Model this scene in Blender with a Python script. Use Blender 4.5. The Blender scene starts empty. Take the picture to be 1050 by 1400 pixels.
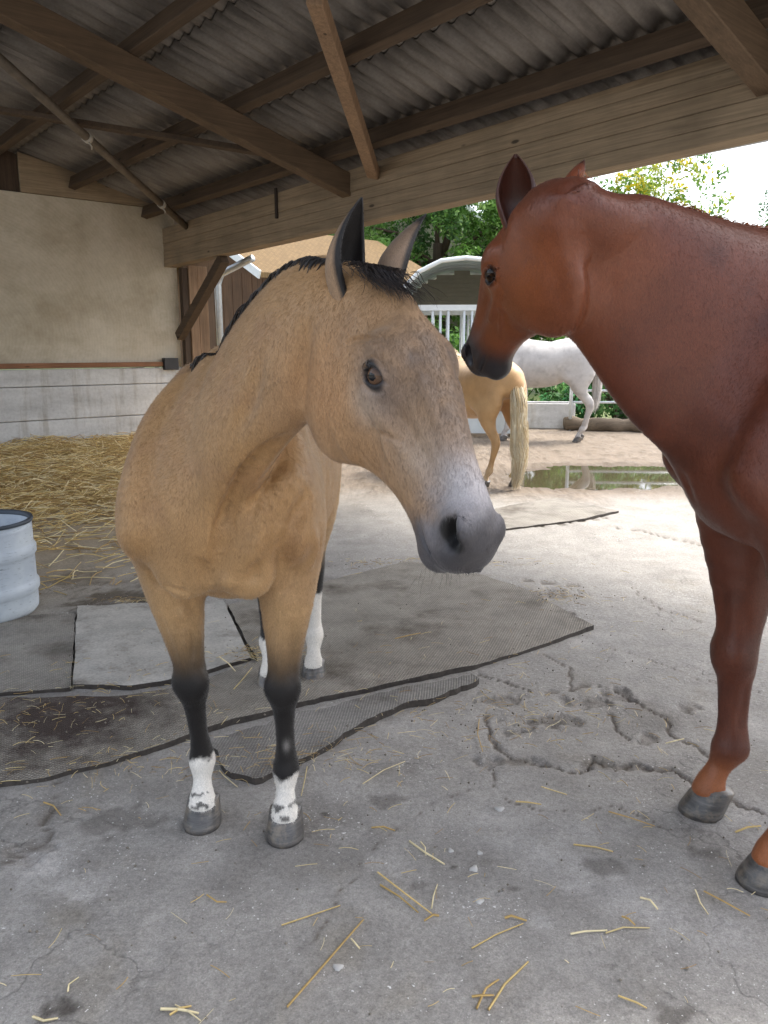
import bpy, bmesh, math, random
import numpy as np
from mathutils import Vector, Matrix
SC = bpy.context.scene
# ------------------------------------------------------------------ camera, sky, sun, exposure
CAM_H, CAM_PITCH, FPX = 1.43, math.radians(12), 1050.0
cam_d = bpy.data.cameras.new('camera'); cam = bpy.data.objects.new('camera', cam_d)
SC.collection.objects.link(cam); SC.camera = cam
cam.location = (0, 0, CAM_H); cam.rotation_euler = (math.radians(90) - CAM_PITCH, 0, 0)
cam_d.sensor_fit = 'VERTICAL'; cam_d.sensor_height = 24; cam_d.lens = 18.0
cam_d.clip_start = 0.05; cam_d.clip_end = 2000

SUN_EL, SUN_AZ = math.radians(56), math.radians(62)       # azimuth clockwise from +Y (camera direction)
w = bpy.data.worlds.new('World'); SC.world = w; w.use_nodes = True
wn = w.node_tree.nodes; wl = w.node_tree.links
sky = wn.new('ShaderNodeTexSky'); sky.sky_type = 'NISHITA'; sky.sun_disc = False
sky.sun_elevation = SUN_EL; sky.sun_rotation = SUN_AZ
sky.air_density = 1.0; sky.dust_density = 4.0; sky.ozone_density = 1.0
hs = wn.new('ShaderNodeHueSaturation'); hs.inputs['Saturation'].default_value = .5        # thin white haze over the blue
wl.new(sky.outputs[0], hs.inputs['Color']); wl.new(hs.outputs[0], wn['Background'].inputs[0]); wn['Background'].inputs[1].default_value = 0.15
sd = bpy.data.lights.new('sun', 'SUN'); so = bpy.data.objects.new('sun', sd); SC.collection.objects.link(so)
sd.energy = 1.2; sd.angle = math.radians(12); sd.color = (1.0, 0.95, 0.87)
sdir = Vector((math.sin(SUN_AZ) * math.cos(SUN_EL), math.cos(SUN_AZ) * math.cos(SUN_EL), math.sin(SUN_EL)))
so.rotation_euler = (-sdir).to_track_quat('-Z', 'Y').to_euler()
SC.view_settings.view_transform = 'Standard'; SC.view_settings.look = 'None'
SC.view_settings.exposure = 1.7; SC.view_settings.gamma = 1.0
SC.view_settings.use_curve_mapping = False
SC.cycles.max_bounces = 8; SC.cycles.diffuse_bounces = 5; SC.cycles.use_denoising = True

# ------------------------------------------------------------------ helpers
rng = np.random.default_rng(7)
FW = np.array([0, math.cos(CAM_PITCH), -math.sin(CAM_PITCH)]); UP = np.array([0, math.sin(CAM_PITCH), math.cos(CAM_PITCH)])
RT = np.array([1., 0, 0]); EYE = np.array([0, 0, CAM_H])
def ray(px, py): return RT * (px - 525) / FPX + UP * (700 - py) / FPX + FW
def G(px, py, z=0.0):
    d = ray(px, py); return EYE + d * ((z - CAM_H) / d[2])
def P(px, py, zc): return EYE + zc * ray(px, py)
def atY(px, py, y):
    d = ray(px, py); return EYE + d * (y / d[1])
def lin(r, g, b):
    f = lambda c: (c / 255 / 12.92) if c / 255 <= 0.04045 else ((c / 255 + 0.055) / 1.055) ** 2.4
    return np.array([f(r), f(g), f(b)])
def nrm(v): v = np.asarray(v, float); return v / np.linalg.norm(v)
def sstep(a, b, x): t = np.clip((x - a) / (b - a), 0, 1); return t * t * (3 - 2 * t)

def vnoise(Pt, scale, seed=0):                     # value noise at points, -1..1
    q = np.asarray(Pt, float) * scale + seed * 17.31
    i = np.floor(q).astype(np.int64); f = q - i; f = f * f * (3 - 2 * f)
    def h(ix, iy, iz):
        n = (ix * 374761393 + iy * 668265263 + iz * 2147483647 + seed * 974711) & 0x7fffffff
        n = ((n ^ (n >> 13)) * 1274126177) & 0x7fffffff
        return ((n ^ (n >> 16)) & 0xffff) / 32767.5 - 1
    r = 0
    for dx in (0, 1):
        for dy in (0, 1):
            for dz in (0, 1):
                wgt = (f[:, 0] if dx else 1 - f[:, 0]) * (f[:, 1] if dy else 1 - f[:, 1]) * (f[:, 2] if dz else 1 - f[:, 2])
                r = r + wgt * h(i[:, 0] + dx, i[:, 1] + dy, i[:, 2] + dz)
    return r
def fbm(Pt, scale, seed=0, oct=4):
    r = 0; a = 1; t = 0
    for o in range(oct):
        r = r + a * vnoise(Pt, scale * 2 ** o, seed + o); t += a; a *= .5
    return r / t

def mesh_obj(name, V, Fc, mat=None, parent=None, smooth=False, col=None, colname='Col'):
    me = bpy.data.meshes.new(name)
    if isinstance(Fc, np.ndarray):
        n, k = Fc.shape
        V = np.asarray(V, np.float32)
        me.vertices.add(len(V)); me.vertices.foreach_set('co', V.ravel())
        me.loops.add(n * k); me.loops.foreach_set('vertex_index', Fc.astype(np.int32).ravel())
        me.polygons.add(n); me.polygons.foreach_set('loop_start', np.arange(0, n * k, k, dtype=np.int32))
        me.polygons.foreach_set('loop_total', np.full(n, k, np.int32))
        me.update(calc_edges=True)
    else:
        me.from_pydata([tuple(v) for v in V], [], [tuple(f) for f in Fc]); me.update()
    if smooth: me.polygons.foreach_set('use_smooth', np.ones(len(me.polygons), bool))
    if col is not None:
        a = me.attributes.new(colname, 'FLOAT_COLOR', 'POINT')
        c = np.ones((len(me.vertices), 4), np.float32); c[:, :3] = col; a.data.foreach_set('color', c.ravel())
    o = bpy.data.objects.new(name, me); SC.collection.objects.link(o)
    if mat: me.materials.append(mat)
    if parent: o.parent = parent
    return o
def tag(o, label=None, cat=None, group=None, kind=None):
    if label: o['label'] = label
    if cat: o['category'] = cat
    if group: o['group'] = group
    if kind: o['kind'] = kind
    return o
def empty(name, loc=(0, 0, 0), rz=0):
    o = bpy.data.objects.new(name, None); SC.collection.objects.link(o)
    o.location = loc; o.rotation_euler = (0, 0, rz); o.empty_display_size = .1
    return o
class MB:                                            # collects shapes for ONE mesh
    def __init__(s): s.V = []; s.F = []
    def add(s, V, Fc):
        n = len(s.V); s.V += [tuple(map(float, v)) for v in V]; s.F += [tuple(int(i) + n for i in f) for f in Fc]; return s
    def box(s, lo, hi, bev=0.0):
        x0, y0, z0 = lo; x1, y1, z1 = hi
        V = [(x0, y0, z0), (x1, y0, z0), (x1, y1, z0), (x0, y1, z0), (x0, y0, z1), (x1, y0, z1), (x1, y1, z1), (x0, y1, z1)]
        return s.add(V, [(0, 3, 2, 1), (4, 5, 6, 7), (0, 1, 5, 4), (1, 2, 6, 5), (2, 3, 7, 6), (3, 0, 4, 7)])
    def bar(s, a, b, wd, ht, up=(0, 0, 1)):          # rectangular timber from a to b
        a = np.array(a, float); b = np.array(b, float); t = nrm(b - a); sd = nrm(np.cross(t, up)); u = np.cross(sd, t)
        V = [p + i * sd * wd / 2 + j * u * ht / 2 for p in (a, b) for (i, j) in ((-1, -1), (1, -1), (1, 1), (-1, 1))]
        return s.add(V, [(0, 1, 2, 3), (7, 6, 5, 4), (0, 4, 5, 1), (1, 5, 6, 2), (2, 6, 7, 3), (3, 7, 4, 0)])
    def tube(s, pts, r, n=8, caps=True):
        pts = [np.array(p, float) for p in pts]; r = r if hasattr(r, '__len__') else [r] * len(pts)
        V = []; prev = None
        for i, p in enumerate(pts):
            t = nrm(pts[min(i + 1, len(pts) - 1)] - pts[max(i - 1, 0)])
            ref = prev if prev is not None else (np.array([0, 0, 1.]) if abs(t[2]) < .9 else np.array([1., 0, 0]))
            u = nrm(ref - t * (ref @ t)); prev = u; v = np.cross(t, u)
            V += [p + r[i] * (math.cos(2 * math.pi * k / n) * u + math.sin(2 * math.pi * k / n) * v) for k in range(n)]
        Fc = [(i * n + k, i * n + (k + 1) % n, (i + 1) * n + (k + 1) % n, (i + 1) * n + k) for i in range(len(pts) - 1) for k in range(n)]
        if caps: Fc += [tuple(range(n - 1, -1, -1)), tuple(range((len(pts) - 1) * n, len(pts) * n))]
        return s.add(V, Fc)
    def lathe(s, prof, c=(0, 0, 0), n=32):
        V = [(c[0] + r * math.cos(2 * math.pi * k / n), c[1] + r * math.sin(2 * math.pi * k / n), c[2] + z) for r, z in prof for k in range(n)]
        return s.add(V, [(i * n + k, i * n + (k + 1) % n, (i + 1) * n + (k + 1) % n, (i + 1) * n + k) for i in range(len(prof) - 1) for k in range(n)])
    def build(s, name, mat, parent=None, smooth=False, bev=0.0):
        if bev > 0:
            me = bpy.data.meshes.new('t'); me.from_pydata(s.V, [], s.F); bm = bmesh.new(); bm.from_mesh(me)
            bmesh.ops.bevel(bm, geom=bm.edges[:], offset=bev, segments=1, affect='EDGES', clamp_overlap=True)
            bm.to_mesh(me); bm.free(); me.name = name; me.materials.append(mat)
            o = bpy.data.objects.new(name, me); SC.collection.objects.link(o); o.parent = parent
            return o
        return mesh_obj(name, s.V, s.F, mat, parent, smooth)

# ------------------------------------------------------------------ materials
class NT:
    def __init__(s, name, rough=.6, spec=.5):
        s.m = bpy.data.materials.new(name); s.m.use_nodes = True; s.t = s.m.node_tree; s.N = s.t.nodes; s.L = s.t.links
        s.b = s.N['Principled BSDF']; s.b.inputs['Roughness'].default_value = rough
        s.b.inputs['Specular IOR Level'].default_value = spec
        s.tc = s.N.new('ShaderNodeTexCoord')
    def n(s, kind, **kw):
        nd = s.N.new(kind)
        for k, v in kw.items():
            if k.startswith('i_'): nd.inputs[k[2:].replace('_', ' ')].default_value = v
            else: setattr(nd, k, v)
        return nd
    def l(s, a, b): s.L.new(a, b)
    def mapping(s, scale=(1, 1, 1), rot=(0, 0, 0), src='Object'):
        mp = s.n('ShaderNodeMapping'); mp.inputs['Scale'].default_value = scale; mp.inputs['Rotation'].default_value = rot
        s.l(s.tc.outputs[src], mp.inputs['Vector']); return mp.outputs[0]
    def noise(s, scale, detail=6, rough=.6, vec=None, dist=0):
        nd = s.n('ShaderNodeTexNoise'); nd.inputs['Scale'].default_value = scale; nd.inputs['Detail'].default_value = detail
        nd.inputs['Roughness'].default_value = rough; nd.inputs['Distortion'].default_value = dist
        s.l(vec if vec is not None else s.tc.outputs['Object'], nd.inputs['Vector']); return nd.outputs['Fac']
    def ramp(s, fac, stops):
        r = s.n('ShaderNodeValToRGB'); e = r.color_ramp.elements
        while len(e) < len(stops): e.new(.5)
        for i, (p, c) in enumerate(stops):
            e[i].position = p; c = (c, c, c) if not hasattr(c, '__len__') else c; e[i].color = (*[float(x) for x in c], 1)
        s.l(fac, r.inputs[0]); return r.outputs[0]
    def mix(s, fac, a, b, mode='MIX'):
        m = s.n('ShaderNodeMix', data_type='RGBA', blend_type=mode)
        for v, k in ((fac, 0), (a, 6), (b, 7)):
            if isinstance(v, bpy.types.NodeSocket): s.l(v, m.inputs[k])
            elif hasattr(v, '__len__'): m.inputs[k].default_value = (*[float(x) for x in v], 1)
            else: m.inputs[k].default_value = v
        return m.outputs[2]
    def attr(s, name='Col'):
        a = s.n('ShaderNodeAttribute', attribute_name=name); return a.outputs['Color']
    def math(s, op, a, b=0.0):
        m = s.n('ShaderNodeMath', operation=op)
        for v, k in ((a, 0), (b, 1)):
            if isinstance(v, bpy.types.NodeSocket): s.l(v, m.inputs[k])
            else: m.inputs[k].default_value = v
        return m.outputs[0]
    def base(s, c):
        if isinstance(c, bpy.types.NodeSocket): s.l(c, s.b.inputs['Base Color'])
        else: s.b.inputs['Base Color'].default_value = (*[float(x) for x in c], 1)
        return s
    def rough(s, f): s.l(f, s.b.inputs['Roughness']); return s
    def bump(s, h, strength=.3, dist=.01):
        b = s.n('ShaderNodeBump'); b.inputs['Strength'].default_value = strength; b.inputs['Distance'].default_value = dist
        s.l(h, b.inputs['Height'])
        prev = s.b.inputs['Normal'].links
        if prev: s.l(prev[0].from_socket, b.inputs['Normal'])
        s.l(b.outputs[0], s.b.inputs['Normal']); return s

def mat_plain(name, c, rough=.6, var=.25, scale=8, bump=.2, bscale=60, metal=0, spec=.5):
    m = NT(name, rough, spec); c = np.array(c); f = m.noise(scale)
    m.base(m.ramp(f, [(.3, c * (1 - var)), (.7, c * (1 + var))])); m.bump(m.noise(bscale), bump, .004)
    m.b.inputs['Metallic'].default_value = metal
    return m.m
def mat_wood(name, c, axis=0, var=.4, rough=.75, knots=True):
    m = NT(name, rough, .25); c = np.array(c); sc = [14, 14, 14]; sc[axis] = .7
    v = m.mapping(sc); f = m.noise(2.2, 8, .65, v, .6)
    sc2 = [60, 60, 60]; sc2[axis] = 1.5; f2 = m.noise(1.5, 4, .6, m.mapping(sc2))
    col = m.ramp(f, [(.28, c * (1 - var)), (.5, c), (.75, c * (1 + var * .7))])
    col = m.mix(.5, col, m.ramp(f2, [(.35, .62), (.65, 1.1)]), 'MULTIPLY')
    stain = m.noise(1.7, 5, .6); col = m.mix(.6, col, m.ramp(stain, [(.3, .6), (.6, 1.08)]), 'MULTIPLY')
    if knots:
        vo = m.n('ShaderNodeTexVoronoi'); vo.inputs['Scale'].default_value = 1.0; vs = [5, 5, 5]; vs[axis] = 1.7
        m.l(m.mapping(vs), vo.inputs['Vector'])
        k = m.ramp(vo.outputs['Distance'], [(.05, 1), (.085, 0)]); col = m.mix(k, col, c * .22)
    m.base(col); m.bump(f2, .35, .004); return m.m
def mat_attr(name, rough=.6, noise_scale=60, nvar=.2, bump=.3, bscale=200, spec=.4, bdist=.003):
    m = NT(name, rough, spec); col = m.attr(); n = m.noise(noise_scale, 5)
    m.base(m.mix(1., col, m.ramp(n, [(.3, 1 - nvar), (.7, 1 + nvar)]), 'MULTIPLY'))
    if bump: m.bump(m.noise(bscale, 4), bump, bdist)
    return m.m
# ------------------------------------------------------------------ signed-distance sculpting
class Field:
    def __init__(s): s.ops = []
    def add(s, fn, lo, hi, k=.03, mode='u'): s.ops.append((fn, np.array(lo, float), np.array(hi, float), k, mode)); return s
    def ell(s, c, r, ax=None, k=.04, mode='u', pad=.1):
        c = np.array(c, np.float32); r = np.array(r, np.float32); A = np.eye(3) if ax is None else np.array(ax, float)
        A = A.astype(np.float32); e = np.abs(A.T) @ r + pad
        def fn(Q):
            q = (Q - c) @ A.T; k0 = np.sqrt(((q / r) ** 2).sum(1)); k1 = np.sqrt(((q / r ** 2) ** 2).sum(1)) + 1e-6
            return k0 * (k0 - 1) / k1
        return s.add(fn, c - e, c + e, k, mode)
    def chain(s, pts, rad, side=(0, 1, 0), k=.04, n=5, mode='u', pad=.1):
        pts = np.array(pts, float); rad = np.array([(x, x) if np.isscalar(x) else x for x in rad], float)
        side = np.array(side, float); side = np.tile(side, (len(pts), 1)) if side.ndim == 1 else side
        D = cat(np.hstack([pts, rad, side]), n); pts = D[:, :3]; rad = np.maximum(D[:, 3:5], .004); side = D[:, 5:]
        lo = (pts - rad.max(1)[:, None]).min(0) - pad; hi = (pts + rad.max(1)[:, None]).max(0) + pad
        segs = []
        for i in range(len(pts) - 1):
            a, b = pts[i], pts[i + 1]; t = nrm(b - a); sd = side[i] + side[i + 1]; sd = nrm(sd - t * (sd @ t)); u = np.cross(sd, t)
            segs.append([np.float32(x) for x in (a, b - a, sd, u, t)] + [rad[i].astype(np.float32), rad[i + 1].astype(np.float32)])
        def fn(Q):
            best = None
            for a, ab, sd, u, t, r0, r1 in segs:
                v = Q - a; h = np.clip(v @ ab / (ab @ ab), 0, 1); w = v - h[:, None] * ab
                ra = r0[0] + (r1[0] - r0[0]) * h; rb = r0[1] + (r1[1] - r0[1]) * h; rc = np.minimum(ra, rb)
                x = w @ sd; y = w @ u; z = w @ t
                k0 = np.sqrt((x / ra) ** 2 + (y / rb) ** 2 + (z / rc) ** 2)
                k1 = np.sqrt((x / ra ** 2) ** 2 + (y / rb ** 2) ** 2 + (z / rc ** 2) ** 2) + 1e-5
                d = np.where(k0 < 1e-4, -rc, k0 * (k0 - 1) / k1)
                best = d if best is None else np.minimum(best, d)
            return best
        return s.add(fn, lo, hi, k, mode)
    def crease(s, pts, nor, depth, width, n=3):          # steep-sided groove (-) or ridge (+): gaussian across the line, measured along the skin
        A = cat(np.hstack([np.array(pts, float), np.array(nor, float)]), n); p = A[:, :3]; nv = A[:, 3:] / np.linalg.norm(A[:, 3:], axis=1)[:, None]; m = len(p); R = 3 * width + abs(depth) * 1.6
        taper = np.clip(np.minimum(np.arange(m), m - 1 - np.arange(m)) / (m * .25) + .05, 0, 1); p32 = p.astype(np.float32); n32 = nv.astype(np.float32); reach = abs(depth) * 1.6 + .015
        def fn(Q):
            best = np.full(len(Q), 1e9, np.float32); tp = np.zeros(len(Q), np.float32)
            for i in range(m - 1):
                a = p32[i]; ab = p32[i + 1] - a; v = Q - a; h = np.clip(v @ ab / (ab @ ab + 1e-9), 0, 1); r = v - h[:, None] * ab; al = r @ n32[i]; r2 = (r * r).sum(1) - al * al + np.maximum(np.abs(al) - reach, 0) ** 2 * 4
                c = r2 < best; tp = np.where(c, taper[i] + (taper[i + 1] - taper[i]) * h, tp); best = np.where(c, r2, best)
            return -depth * tp * np.exp(-best / width ** 2)
        return s.add(fn, p.min(0) - R, p.max(0) + R, 0, 'd')
    def ridge(s, pts, depth, width, n=3):                # + raises, - carves, gaussian around a polyline
        pts = np.array(pts, float); pts = cat(pts, n) if len(pts) > 1 else pts; wv = 3 * width
        lo = pts.min(0) - wv; hi = pts.max(0) + wv; p32 = pts.astype(np.float32)
        m = len(pts)
        taper = np.ones(m) if m < 4 else np.clip(np.minimum(np.arange(m), m - 1 - np.arange(m)) / (m * .22) + .15, 0, 1)
        def fn(Q):
            best = np.full(len(Q), 1e9, np.float32); tp = np.zeros(len(Q), np.float32)
            if m == 1: return -depth * np.exp(-((Q - p32[0]) ** 2).sum(1) / width ** 2)
            for i in range(m - 1):
                a = p32[i]; ab = p32[i + 1] - a; v = Q - a; h = np.clip(v @ ab / (ab @ ab + 1e-9), 0, 1)
                d2 = ((v - h[:, None] * ab) ** 2).sum(1); c = d2 < best
                tp = np.where(c, taper[i] + (taper[i + 1] - taper[i]) * h, tp); best = np.where(c, d2, best)
            return -depth * tp * np.exp(-best / width ** 2)
        return s.add(fn, lo, hi, 0, 'd')
    @staticmethod
    def comb(d, e, k, mode):
        if mode == 'd': return d + e
        if mode == 's':
            e = -e; h = np.clip(.5 - .5 * (d - e) / k, 0, 1); return d + (e - d) * h + k * h * (1 - h)
        h = np.clip(.5 + .5 * (d - e) / k, 0, 1); return d + (e - d) * h - k * h * (1 - h)
    def pts(s, Q, coarse=False):
        Q = Q.astype(np.float32); d = np.full(len(Q), .5, np.float32); X, Y, Z = np.ascontiguousarray(Q.T)
        for fn, lo, hi, k, mode in s.ops:
            if coarse and mode == 'd': continue
            m = np.nonzero((X > lo[0]) & (X < hi[0]) & (Y > lo[1]) & (Y < hi[1]) & (Z > lo[2]) & (Z < hi[2]))[0]
            if len(m): d[m] = s.comb(d[m], fn(Q[m]), k, mode)
        return d
    def grid(s, lo, hi, h):                              # coarse pass, then fine samples only near the surface
        H4 = 4 * h; n = [int(math.ceil((hi[i] - lo[i]) / H4)) + 1 for i in range(3)]
        g = np.stack(np.meshgrid(*[lo[i] + H4 * np.arange(n[i]) for i in range(3)], indexing='ij'), -1).reshape(-1, 3)
        Dc = s.pts(g, True).reshape(n); near = np.abs(Dc) < H4 * 1.5
        c = np.zeros([k - 1 for k in n], bool)
        for a in (0, 1):
            for b in (0, 1):
                for d in (0, 1): c |= near[a:n[0] - 1 + a, b:n[1] - 1 + b, d:n[2] - 1 + d]
        D = np.repeat(np.repeat(np.repeat(Dc[:-1, :-1, :-1], 4, 0), 4, 1), 4, 2); m = np.argwhere(np.repeat(np.repeat(np.repeat(c, 4, 0), 4, 1), 4, 2))
        D[m[:, 0], m[:, 1], m[:, 2]] = s.pts(np.array(lo) + h * m, True)
        return D
    def march(s, pp, z0=.8, z1=4):                       # first surface points along lines of sight
        d = np.array([ray(*p) for p in pp]); t = np.full(len(pp), z0)
        for _ in range(90): t = np.minimum(t + np.clip(s.pts(EYE + d * t[:, None]), -.01, .06) * .7, z1 + .1)
        return EYE + d * t[:, None], t < z1
def cat(A, n):
    A = np.asarray(A, float)
    if len(A) < 3:
        return np.concatenate([A[:1] + (A[1:2] - A[:1]) * t for t in np.linspace(0, 1, n + 1)])
    Q = np.vstack([2 * A[0] - A[1], A, 2 * A[-1] - A[-2]]); out = []
    for i in range(1, len(Q) - 2):
        p0, p1, p2, p3 = Q[i - 1:i + 3]
        for t in np.linspace(0, 1, n, endpoint=False):
            out.append(.5 * (2 * p1 + (p2 - p0) * t + (2 * p0 - 5 * p1 + 4 * p2 - p3) * t * t + (3 * p1 - p0 - 3 * p2 + p3) * t ** 3))
    out.append(A[-1]); return np.array(out)
def surfnet(D, lo, h):
    S = D < 0; nx, ny, nz = D.shape
    off = [(i, j, k) for i in (0, 1) for j in (0, 1) for k in (0, 1)]
    cnt = sum(S[i:nx - 1 + i, j:ny - 1 + j, k:nz - 1 + k].astype(np.int8) for i, j, k in off)
    cells = np.argwhere((cnt > 0) & (cnt < 8)); idx = np.full((nx - 1, ny - 1, nz - 1), -1, np.int64)
    idx[cells[:, 0], cells[:, 1], cells[:, 2]] = np.arange(len(cells))
    acc = np.zeros((len(cells), 3)); num = np.zeros(len(cells))
    for a in off:
        for ax in range(3):
            if a[ax]: continue
            b = list(a); b[ax] = 1
            va = D[cells[:, 0] + a[0], cells[:, 1] + a[1], cells[:, 2] + a[2]]; vb = D[cells[:, 0] + b[0], cells[:, 1] + b[1], cells[:, 2] + b[2]]
            c = (va < 0) != (vb < 0); t = np.where(c, va / np.where(c, va - vb, 1), 0)
            p = np.array(a, float) + 0 * acc; p[:, ax] += t; acc += p * c[:, None]; num += c
    V = np.array(lo) + h * (cells + acc / num[:, None]); quads = []
    for ax in range(3):
        o1, o2 = [(1, 2), (2, 0), (0, 1)][ax]
        sl = [slice(None)] * 3; sl2 = [slice(None)] * 3; sl[ax] = slice(0, -1); sl2[ax] = slice(1, None)
        A = S[tuple(sl)]; B = S[tuple(sl2)]; E = np.argwhere(A != B)
        E = E[(E[:, o1] > 0) & (E[:, o2] > 0) & (E[:, o1] < D.shape[o1] - 1) & (E[:, o2] < D.shape[o2] - 1)]
        e1 = np.eye(3, dtype=int)[o1]; e2 = np.eye(3, dtype=int)[o2]
        g = lambda c: idx[c[:, 0], c[:, 1], c[:, 2]]
        q = np.stack([g(E - e1 - e2), g(E - e2), g(E), g(E - e1)], 1); fl = ~A[E[:, 0], E[:, 1], E[:, 2]]
        q[fl] = q[fl][:, ::-1]; quads.append(q)
    Q = np.vstack(quads); return V, Q[(Q >= 0).all(1)]
def project(fld, V, it=2, maxstep=.02, eps=.002):
    V = V.astype(np.float64)
    for _ in range(it):
        d = fld.pts(V); g = np.stack([fld.pts(V + eps * e) - d for e in np.eye(3)], 1) / eps
        n = np.linalg.norm(g, axis=1) + 1e-6; st = np.clip(d / n, -maxstep, maxstep); V = V - g / n[:, None] * st[:, None]
    return V
def subdivide(V, faces, sel):
    """split the quads flagged in sel into four; neighbours keep watertight as n-gons. faces: list of tuples"""
    em = {}; newV = []; n0 = len(V)
    def mid(a, b):
        k = (a, b) if a < b else (b, a)
        if k not in em: em[k] = n0 + len(newV); newV.append((V[a] + V[b]) / 2)
        return em[k]
    out = []; rest = []
    for f, s in zip(faces, sel):
        if s and len(f) == 4:
            m = [mid(f[i], f[(i + 1) % 4]) for i in range(4)]; c = n0 + len(newV); newV.append((V[f[0]] + V[f[1]] + V[f[2]] + V[f[3]]) / 4)
            out += [(f[i], m[i], c, m[i - 1]) for i in range(4)]
        else: rest.append(f)
    for f in rest:
        g = []
        for i in range(len(f)):
            a, b = f[i], f[(i + 1) % len(f)]; g.append(a); k = (a, b) if a < b else (b, a)
            if k in em: g.append(em[k])
        out.append(tuple(g))
    return np.vstack([V, np.array(newV)]) if newV else V, out
def subdivide_all(V, Q):
    E = np.sort(np.stack([Q, np.roll(Q, -1, 1)], 2).reshape(-1, 2), 1); U, inv = np.unique(E, axis=0, return_inverse=True)
    inv = inv.reshape(-1, 4); n = len(V); m = inv + n; c = np.arange(len(Q)) + n + len(U)
    V2 = np.vstack([V, (V[U[:, 0]] + V[U[:, 1]]) / 2, V[Q].mean(1)])
    return V2, np.vstack([np.stack([Q[:, i], m[:, i], c, m[:, i - 1]], 1) for i in range(4)])
# ------------------------------------------------------------------ ground
def seg_dist(X, Y, poly):
    best = np.full(X.shape, 1e9)
    for a, b in zip(poly[:-1], poly[1:]):
        dx, dy = b[0] - a[0], b[1] - a[1]; h = np.clip(((X - a[0]) * dx + (Y - a[1]) * dy) / (dx * dx + dy * dy + 1e-12), 0, 1)
        best = np.minimum(best, (X - a[0] - h * dx) ** 2 + (Y - a[1] - h * dy) ** 2)
    return np.sqrt(best)
def gl(*pp): return [G(*p)[:2] for p in pp]
CRACKS = [(gl((656, 922), (703, 937), (750, 948), (806, 937), (840, 941), (874, 963), (909, 980), (917, 1006), (956, 1023), (981, 1040)), .011, .012), (gl((741, 894), (778, 914), (780, 941)), .008, .008),
  (gl((664, 980), (673, 1018), (699, 1036), (746, 1044), (793, 1057), (814, 1040), (840, 1057), (874, 1044), (917, 1053), (950, 1072), (1040, 1110), (1100, 1130)), .011, .014), (gl((831, 976), (840, 997), (857, 1010)), .012, .012),
  (gl((673, 1045), (677, 1078)), .005, .008), (gl((711, 793), (771, 798), (800, 800)), .02, .016), (gl((831, 720), (874, 725), (909, 734), (977, 749), (1060, 760)), .02, .016), (gl((640, 790), (690, 806), (740, 832), (782, 838)), .03, .016),
  (gl((75, 1070), (80, 1090), (68, 1120), (72, 1150), (30, 1165), (0, 1180)), .012, .010), (gl((690, 722), (760, 718), (840, 706)), .02, .012), (gl((820, 880), (900, 905), (960, 930), (1060, 950)), .004, .006), (gl((640, 1080), (560, 1120), (480, 1200), (430, 1290)), .003, .004),
  (gl((860, 800), (900, 830), (960, 850)), .006, .006), (gl((700, 1095), (760, 1110), (840, 1100), (900, 1130)), .003, .004)]
PITS = [((800, 960), .11, .05, .020), ((845, 950), .08, .06, .020), ((685, 955), .10, .07, .016), ((705, 1000), .06, .03, .012), ((740, 812), .20, .09, .020), ((670, 800), .12, .06, .014), ((860, 1050), .12, .02, .016), ((808, 1045), .07, .03, .014),
        ((885, 1010), .05, .04, .015), ((945, 968), .05, .05, .012), ((40, 1160), .10, .05, .012), ((760, 985), .16, .05, .018), ((700, 1040), .12, .03, .016), ((180, 815), .0, .0, .0)]
PUD_C = G(850, 650)[:2]; PUD_R = np.array([1.2, .85])
def puddle_r(X, Y):
    a = np.arctan2((Y - PUD_C[1]) / PUD_R[1], (X - PUD_C[0]) / PUD_R[0]); r = np.hypot((X - PUD_C[0]) / PUD_R[0], (Y - PUD_C[1]) / PUD_R[1])
    return r - .16 * np.sin(2 * a + 1.0) - .09 * np.sin(3 * a + 2) - .05 * np.sin(7 * a)
xs = np.concatenate([-np.geomspace(4.1, 700, 34)[::-1], np.linspace(-4, -1.0, 120, endpoint=False), np.linspace(-1.0, 2.2, 330, endpoint=False), np.linspace(2.2, 4, 60), np.geomspace(4.1, 700, 34)])
ys = np.concatenate([-np.geomspace(.05, 60, 14)[::-1] + .6, np.geomspace(.75, 4.2, 300, endpoint=False), np.geomspace(4.2, 16, 130), np.geomspace(16.5, 1200, 34)])
GX, GY = np.meshgrid(xs, ys, indexing='ij'); PT = np.stack([GX.ravel(), GY.ravel(), 0 * GX.ravel()], 1)
n1 = fbm(PT, 1.1, 40).reshape(GX.shape); n2 = fbm(PT, 7, 41, 5).reshape(GX.shape); n3 = fbm(PT, 28, 42, 4).reshape(GX.shape)
out = sstep(6.9, 8.2, GY + .6 * n1 + .10 * GX)                     # 0 on the slab, 1 in the muddy yard
Z = .006 * n1 + .004 * n2 + .0015 * n3; Z = Z + out * (.022 * n2 + .010 * n3)
wob = lambda k: (fbm(PT, 14, k, 3).reshape(GX.shape) * .035)
WX, WY = GX + wob(44), GY + wob(45); dirt = np.zeros_like(GX)
for poly, wdt, dep in CRACKS:
    sc = np.clip(GY / 2.5, .7, 3); d = seg_dist(WX, WY, poly); wdt = wdt * .62; g = np.exp(-(d / (wdt * (1 + .25 * n3))) ** 4); Z = Z - dep * .7 * g; dirt = np.maximum(dirt, g * .8)
    side = np.exp(-(d / (wdt * 5)) ** 2); dirt = np.maximum(dirt, side * .2 * (.5 + n2))
for c, rx, ry, dep in PITS:
    if dep == 0: continue
    p = G(*c)[:2]; r = np.hypot((WX - p[0]) / rx, (WY - p[1]) / ry) + .9 * n3 + .4 * n2; m = sstep(1.05, .72, r); Z = Z - dep * .55 * m + .010 * m * n3; dirt = np.maximum(dirt, m * np.clip(.45 + .7 * n3, 0, .8))
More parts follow.
